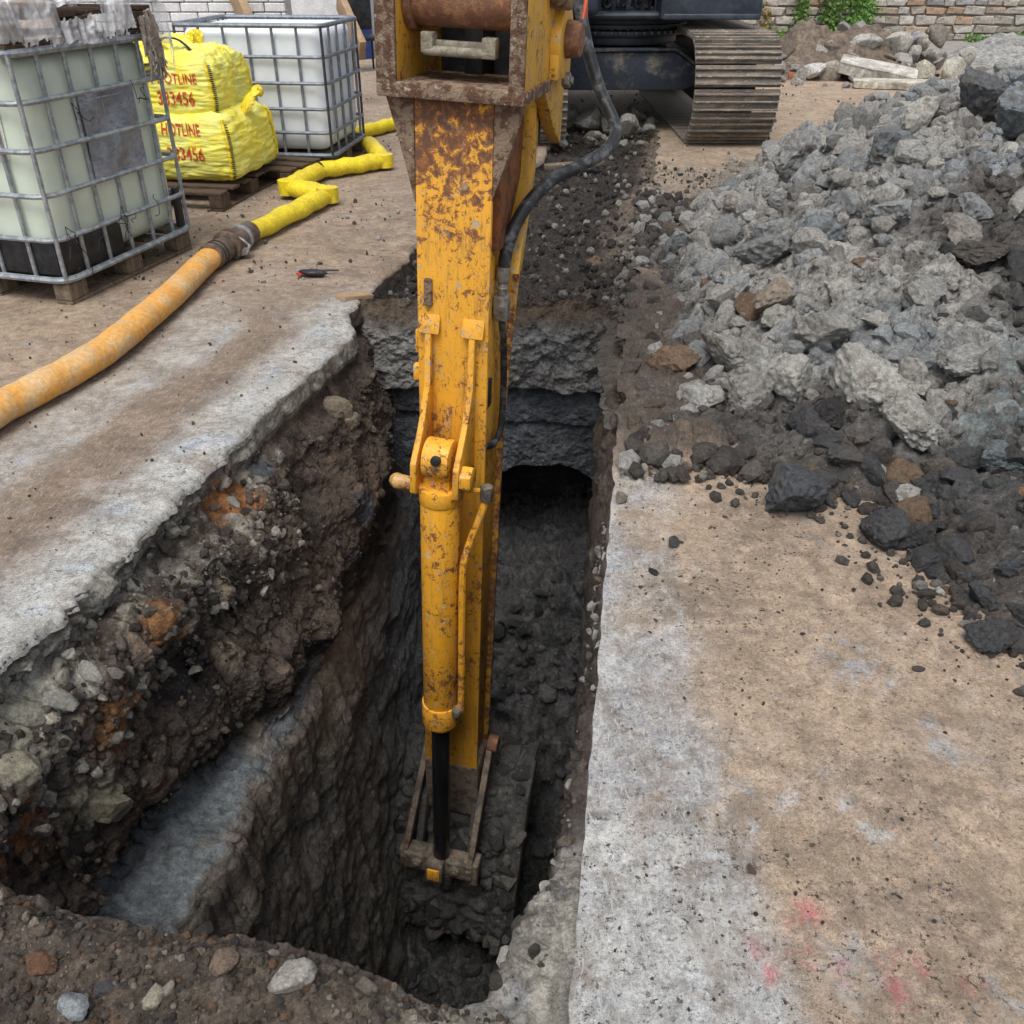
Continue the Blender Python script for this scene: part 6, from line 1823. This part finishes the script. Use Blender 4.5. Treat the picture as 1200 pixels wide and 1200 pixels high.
def heap_crumbs():
    r = np.random.default_rng(901); n = 30000
    x = .5 + 3.7 * r.random(n) ** 1.1; y = 1.5 + 7 * r.random(n) ** 1.25
    d = heap_d(x, y); k = d > -.06 - .18 * r.random(n) ** 3; x, y, d = x[k], y[k], d[k]
    z = np.maximum(heap_h(x, y), 0)
    c, _ = heap_colour(x, y, z)
    s = (.006 + .030 * r.random(len(x)) ** 3.5) * (.55 + .12 * y)
    c = c * r.uniform(.75, 1.3, (len(x), 1)); a = r.random(len(x)); pi = r.integers(0, 6, len(x)); c = np.where((a < .15)[:, None], PAL[pi] * .4 + c * .6, c * .92)
    scatter('heap_crumbs', np.stack([x, y, z + s * .3], 1), s, c, 902, 'loose crumbs of clay and soil covering the heap', 'crumbs', False)
heap_crumbs()
def heap_clods():
    r = np.random.default_rng(905); n = 3000
    x = .5 + 3.9 * r.random(n); y = 1.6 + 6.9 * r.random(n)
    d = heap_d(x, y); k = d > -.02; x, y, d = x[k], y[k], d[k]
    z = np.maximum(heap_h(x, y), 0)
    c, _ = heap_colour(x, y, z)
    s = (.014 + .075 * r.random(len(x)) ** 3) * np.interp(y, [1.5, 3, 6], [.5, .9, 1.25])
    c = c * r.uniform(.75, 1.3, (len(x), 1)); a = r.random(len(x)); pi = r.integers(0, 6, len(x)); c = np.where((a < .12)[:, None], PAL[pi] * .5 + c * .5, c * .95)
    scatter('heap_clods', np.stack([x, y, z + s * .25], 1), s, c, 906, 'loose lumps of clay of every size over the whole heap', 'clods', True)
heap_clods()
def flat_crumbs(name, n, fx, fy, zf, smin, smax, pal, seed, label, keep=None, pw=4):
    r = np.random.default_rng(seed); x, y = fx(r, n), fy(r, n)
    if keep is not None: k = keep(x, y, r); x, y = x[k], y[k]
    s = smin + (smax - smin) * r.random(len(x)) ** pw
    c = np.array(pal)[r.integers(0, len(pal), len(x))] * r.uniform(.7, 1.3, (len(x), 1))
    scatter(name, np.stack([x, y, zf(x, y) + s * .35], 1), s, c, seed + 1, label, 'crumbs')
DK = [(.06, .055, .05), (.09, .08, .07), (.16, .13, .10), (.30, .27, .23)]
flat_crumbs('slab_crumbs', 3600, lambda r, n: r.uniform(0, 1.9, n), lambda r, n: .75 + 2.6 * r.random(n), lambda x, y: x * 0, .0010, .0058, DK, 911, 'dark crumbs strewn over the right slab',
            lambda x, y, r: (x > edge_r(y) + .01) & (fbm(np.stack([x * 2.2, y * 2.2, x * 0], 1), 3, .5, 913) + r.uniform(-.5, .5, len(x)) > .05 - .35 * (y > 2.0) - .2 * (y < 1.2)))
flat_crumbs('slab_crumbs', 1500, lambda r, n: r.uniform(-2.6, -.6, n), lambda r, n: 1.8 + 5.5 * r.random(n), lambda x, y: x * 0 + .004, .0015, .008, DK, 921, 'dark crumbs strewn over the left slab', lambda x, y, r: (x < edge_l(y) - .03))
flat_crumbs('soil_crumbs', 5200, lambda r, n: r.uniform(-.8, 1.9, n), lambda r, n: 4.75 + 5.5 * r.random(n) ** 1.3, lambda x, y: -.07 + .06 * sstep(9, 10, y), .004, .035, DK[:2] + [(.04, .036, .033), (.05, .045, .04), (.045, .04, .037), (.13, .11, .09), (.24, .225, .2)], 931, 'crumbs over the dark soil strip', lambda x, y, r: (x > edge_l(y) + .04) & (x < edge_r(y) - .02))
flat_crumbs('soil_crumbs', 4200, lambda r, n: r.uniform(.3, 2.2, n), lambda r, n: 2.6 + 5.5 * r.random(n), lambda x, y: x * 0 + .008, .003, .026, DK + [(.30, .285, .26), (.26, .27, .27), (.34, .29, .22)], 941, 'crumbs between the trench edge and the heap', lambda x, y, r: (x > edge_r(y) + .0) & (heap_d(x, y) < .1) & (heap_d(x, y) > -.9) & (r.random(len(x)) < np.where(y > 2.75, 1, .25)))
def cut_crumbs(name, n, tlo, thi, ylo, yhi, smin, smax, pal, seed, label, pw=3):
    r = np.random.default_rng(seed)
    T, P_ = TRENCH['T'], TRENCH['p']
    idx = np.where((T > tlo) & (T < thi) & (P_[:, 1] > ylo) & (P_[:, 1] < yhi))[0]
    k = r.choice(idx, n)
    s_ = smin + (smax - smin) * r.random(n) ** pw
    c = np.array(pal)[r.integers(0, len(pal), n)] * r.uniform(.7, 1.3, (n, 1))
    scatter(name, P_[k] + r.normal(0, .004, (n, 3)), s_, c, seed + 1, label, 'crumbs', smax > .025)
cut_crumbs('edge_rubble', 1100, 2.4, 5.2, 1.2, 3.3, .004, .034, [(.34, .325, .285), (.28, .26, .22), (.22, .20, .17), (.14, .12, .10), (.10, .085, .07), (.06, .05, .045)], 1001, 'broken hardcore and pale chips under the left slab edge')
cut_crumbs('soil_crumbs', 3200, 3.6, 7.4, 1.2, 4.7, .003, .022, [(.09, .07, .055), (.12, .09, .07), (.05, .042, .037), (.16, .13, .10), (.07, .06, .05)], 1011, 'crumbs of earth on the left side of the trench', 4)
cut_crumbs('mud_lumps', 900, 14.6, 17.6, 1.9, 4.6, .015, .075, [(.07, .07, .07), (.09, .09, .09), (.11, .11, .112), (.05, .05, .05)], 1021, 'lumps of wet dark clay on the trench floor', 2.5)
cut_crumbs('edge_rubble', 420, 20.6, 23.6, .85, 2.6, .004, .026, [(.36, .34, .30), (.30, .28, .25), (.12, .10, .08), (.07, .06, .05)], 1031, 'broken concrete chips along the right lip of the trench')
def bucket_mud():
    me = BUCKET.data
    P_ = np.empty(len(me.vertices) * 3, dtype=np.float32); me.vertices.foreach_get('co', P_); P_ = P_.reshape(-1, 3).astype(float)
    r = np.random.default_rng(1051)
    k = r.choice(np.where((P_[:, 2] > -3.6))[0], 520)
    k = k[fbm(P_[k] * 4, 3, .5, 1053) > -.12]
    s_ = .012 + .06 * r.random(len(k)) ** 2.2
    c = np.array([(.07, .068, .066), (.10, .097, .093), (.05, .048, .047), (.13, .12, .11)])[r.integers(0, 4, len(k))]
    scatter('mud_lumps', P_[k], s_, c, 1052, 'mud caked on the bucket', None, True).parent = BUCKET
bucket_mud()
flat_crumbs('soil_lumps', 3000, lambda r, n: r.uniform(.3, 1.6, n), lambda r, n: 2.75 + 4.2 * r.random(n), lambda x, y: x * 0 + .02, .010, .068, [(.075, .066, .058), (.10, .09, .08), (.06, .055, .05), (.08, .07, .062), (.27, .265, .25), (.14, .11, .085)], 971, 'lumps of spilt soil between the trench edge and the heap', lambda x, y, r: (x > edge_r(y) + .02) & (heap_d(x, y) < .15) & (heap_d(x, y) > -.5), 3)
flat_crumbs('bank_crumbs', 9000, lambda r, n: r.uniform(-1.25, .16, n), lambda r, n: .72 + .5 * r.random(n), lambda x, y: berm_h(x, y), .001, .011, [(.10, .08, .065), (.13, .10, .08), (.055, .05, .046), (.15, .095, .06), (.09, .075, .062), (.12, .10, .085), (.24, .21, .17)], 951, 'crumbs of the near soil bank', lambda x, y, r: y < np.interp(x, LIPX, LIPY) - .005, 5)
flat_crumbs('yard_crumbs', 2000, lambda r, n: r.uniform(-3.2, 4.5, n), lambda r, n: 5.0 + 9 * r.random(n) ** 1.4, lambda x, y: x * 0 + .006, .003, .022, DK + [(.38, .36, .33)], 961, 'grit strewn over the yard', lambda x, y, r: ((x < edge_l(y) - .02) | (x > edge_r(y) + .02)) & (heap_d(x, y) < 0))
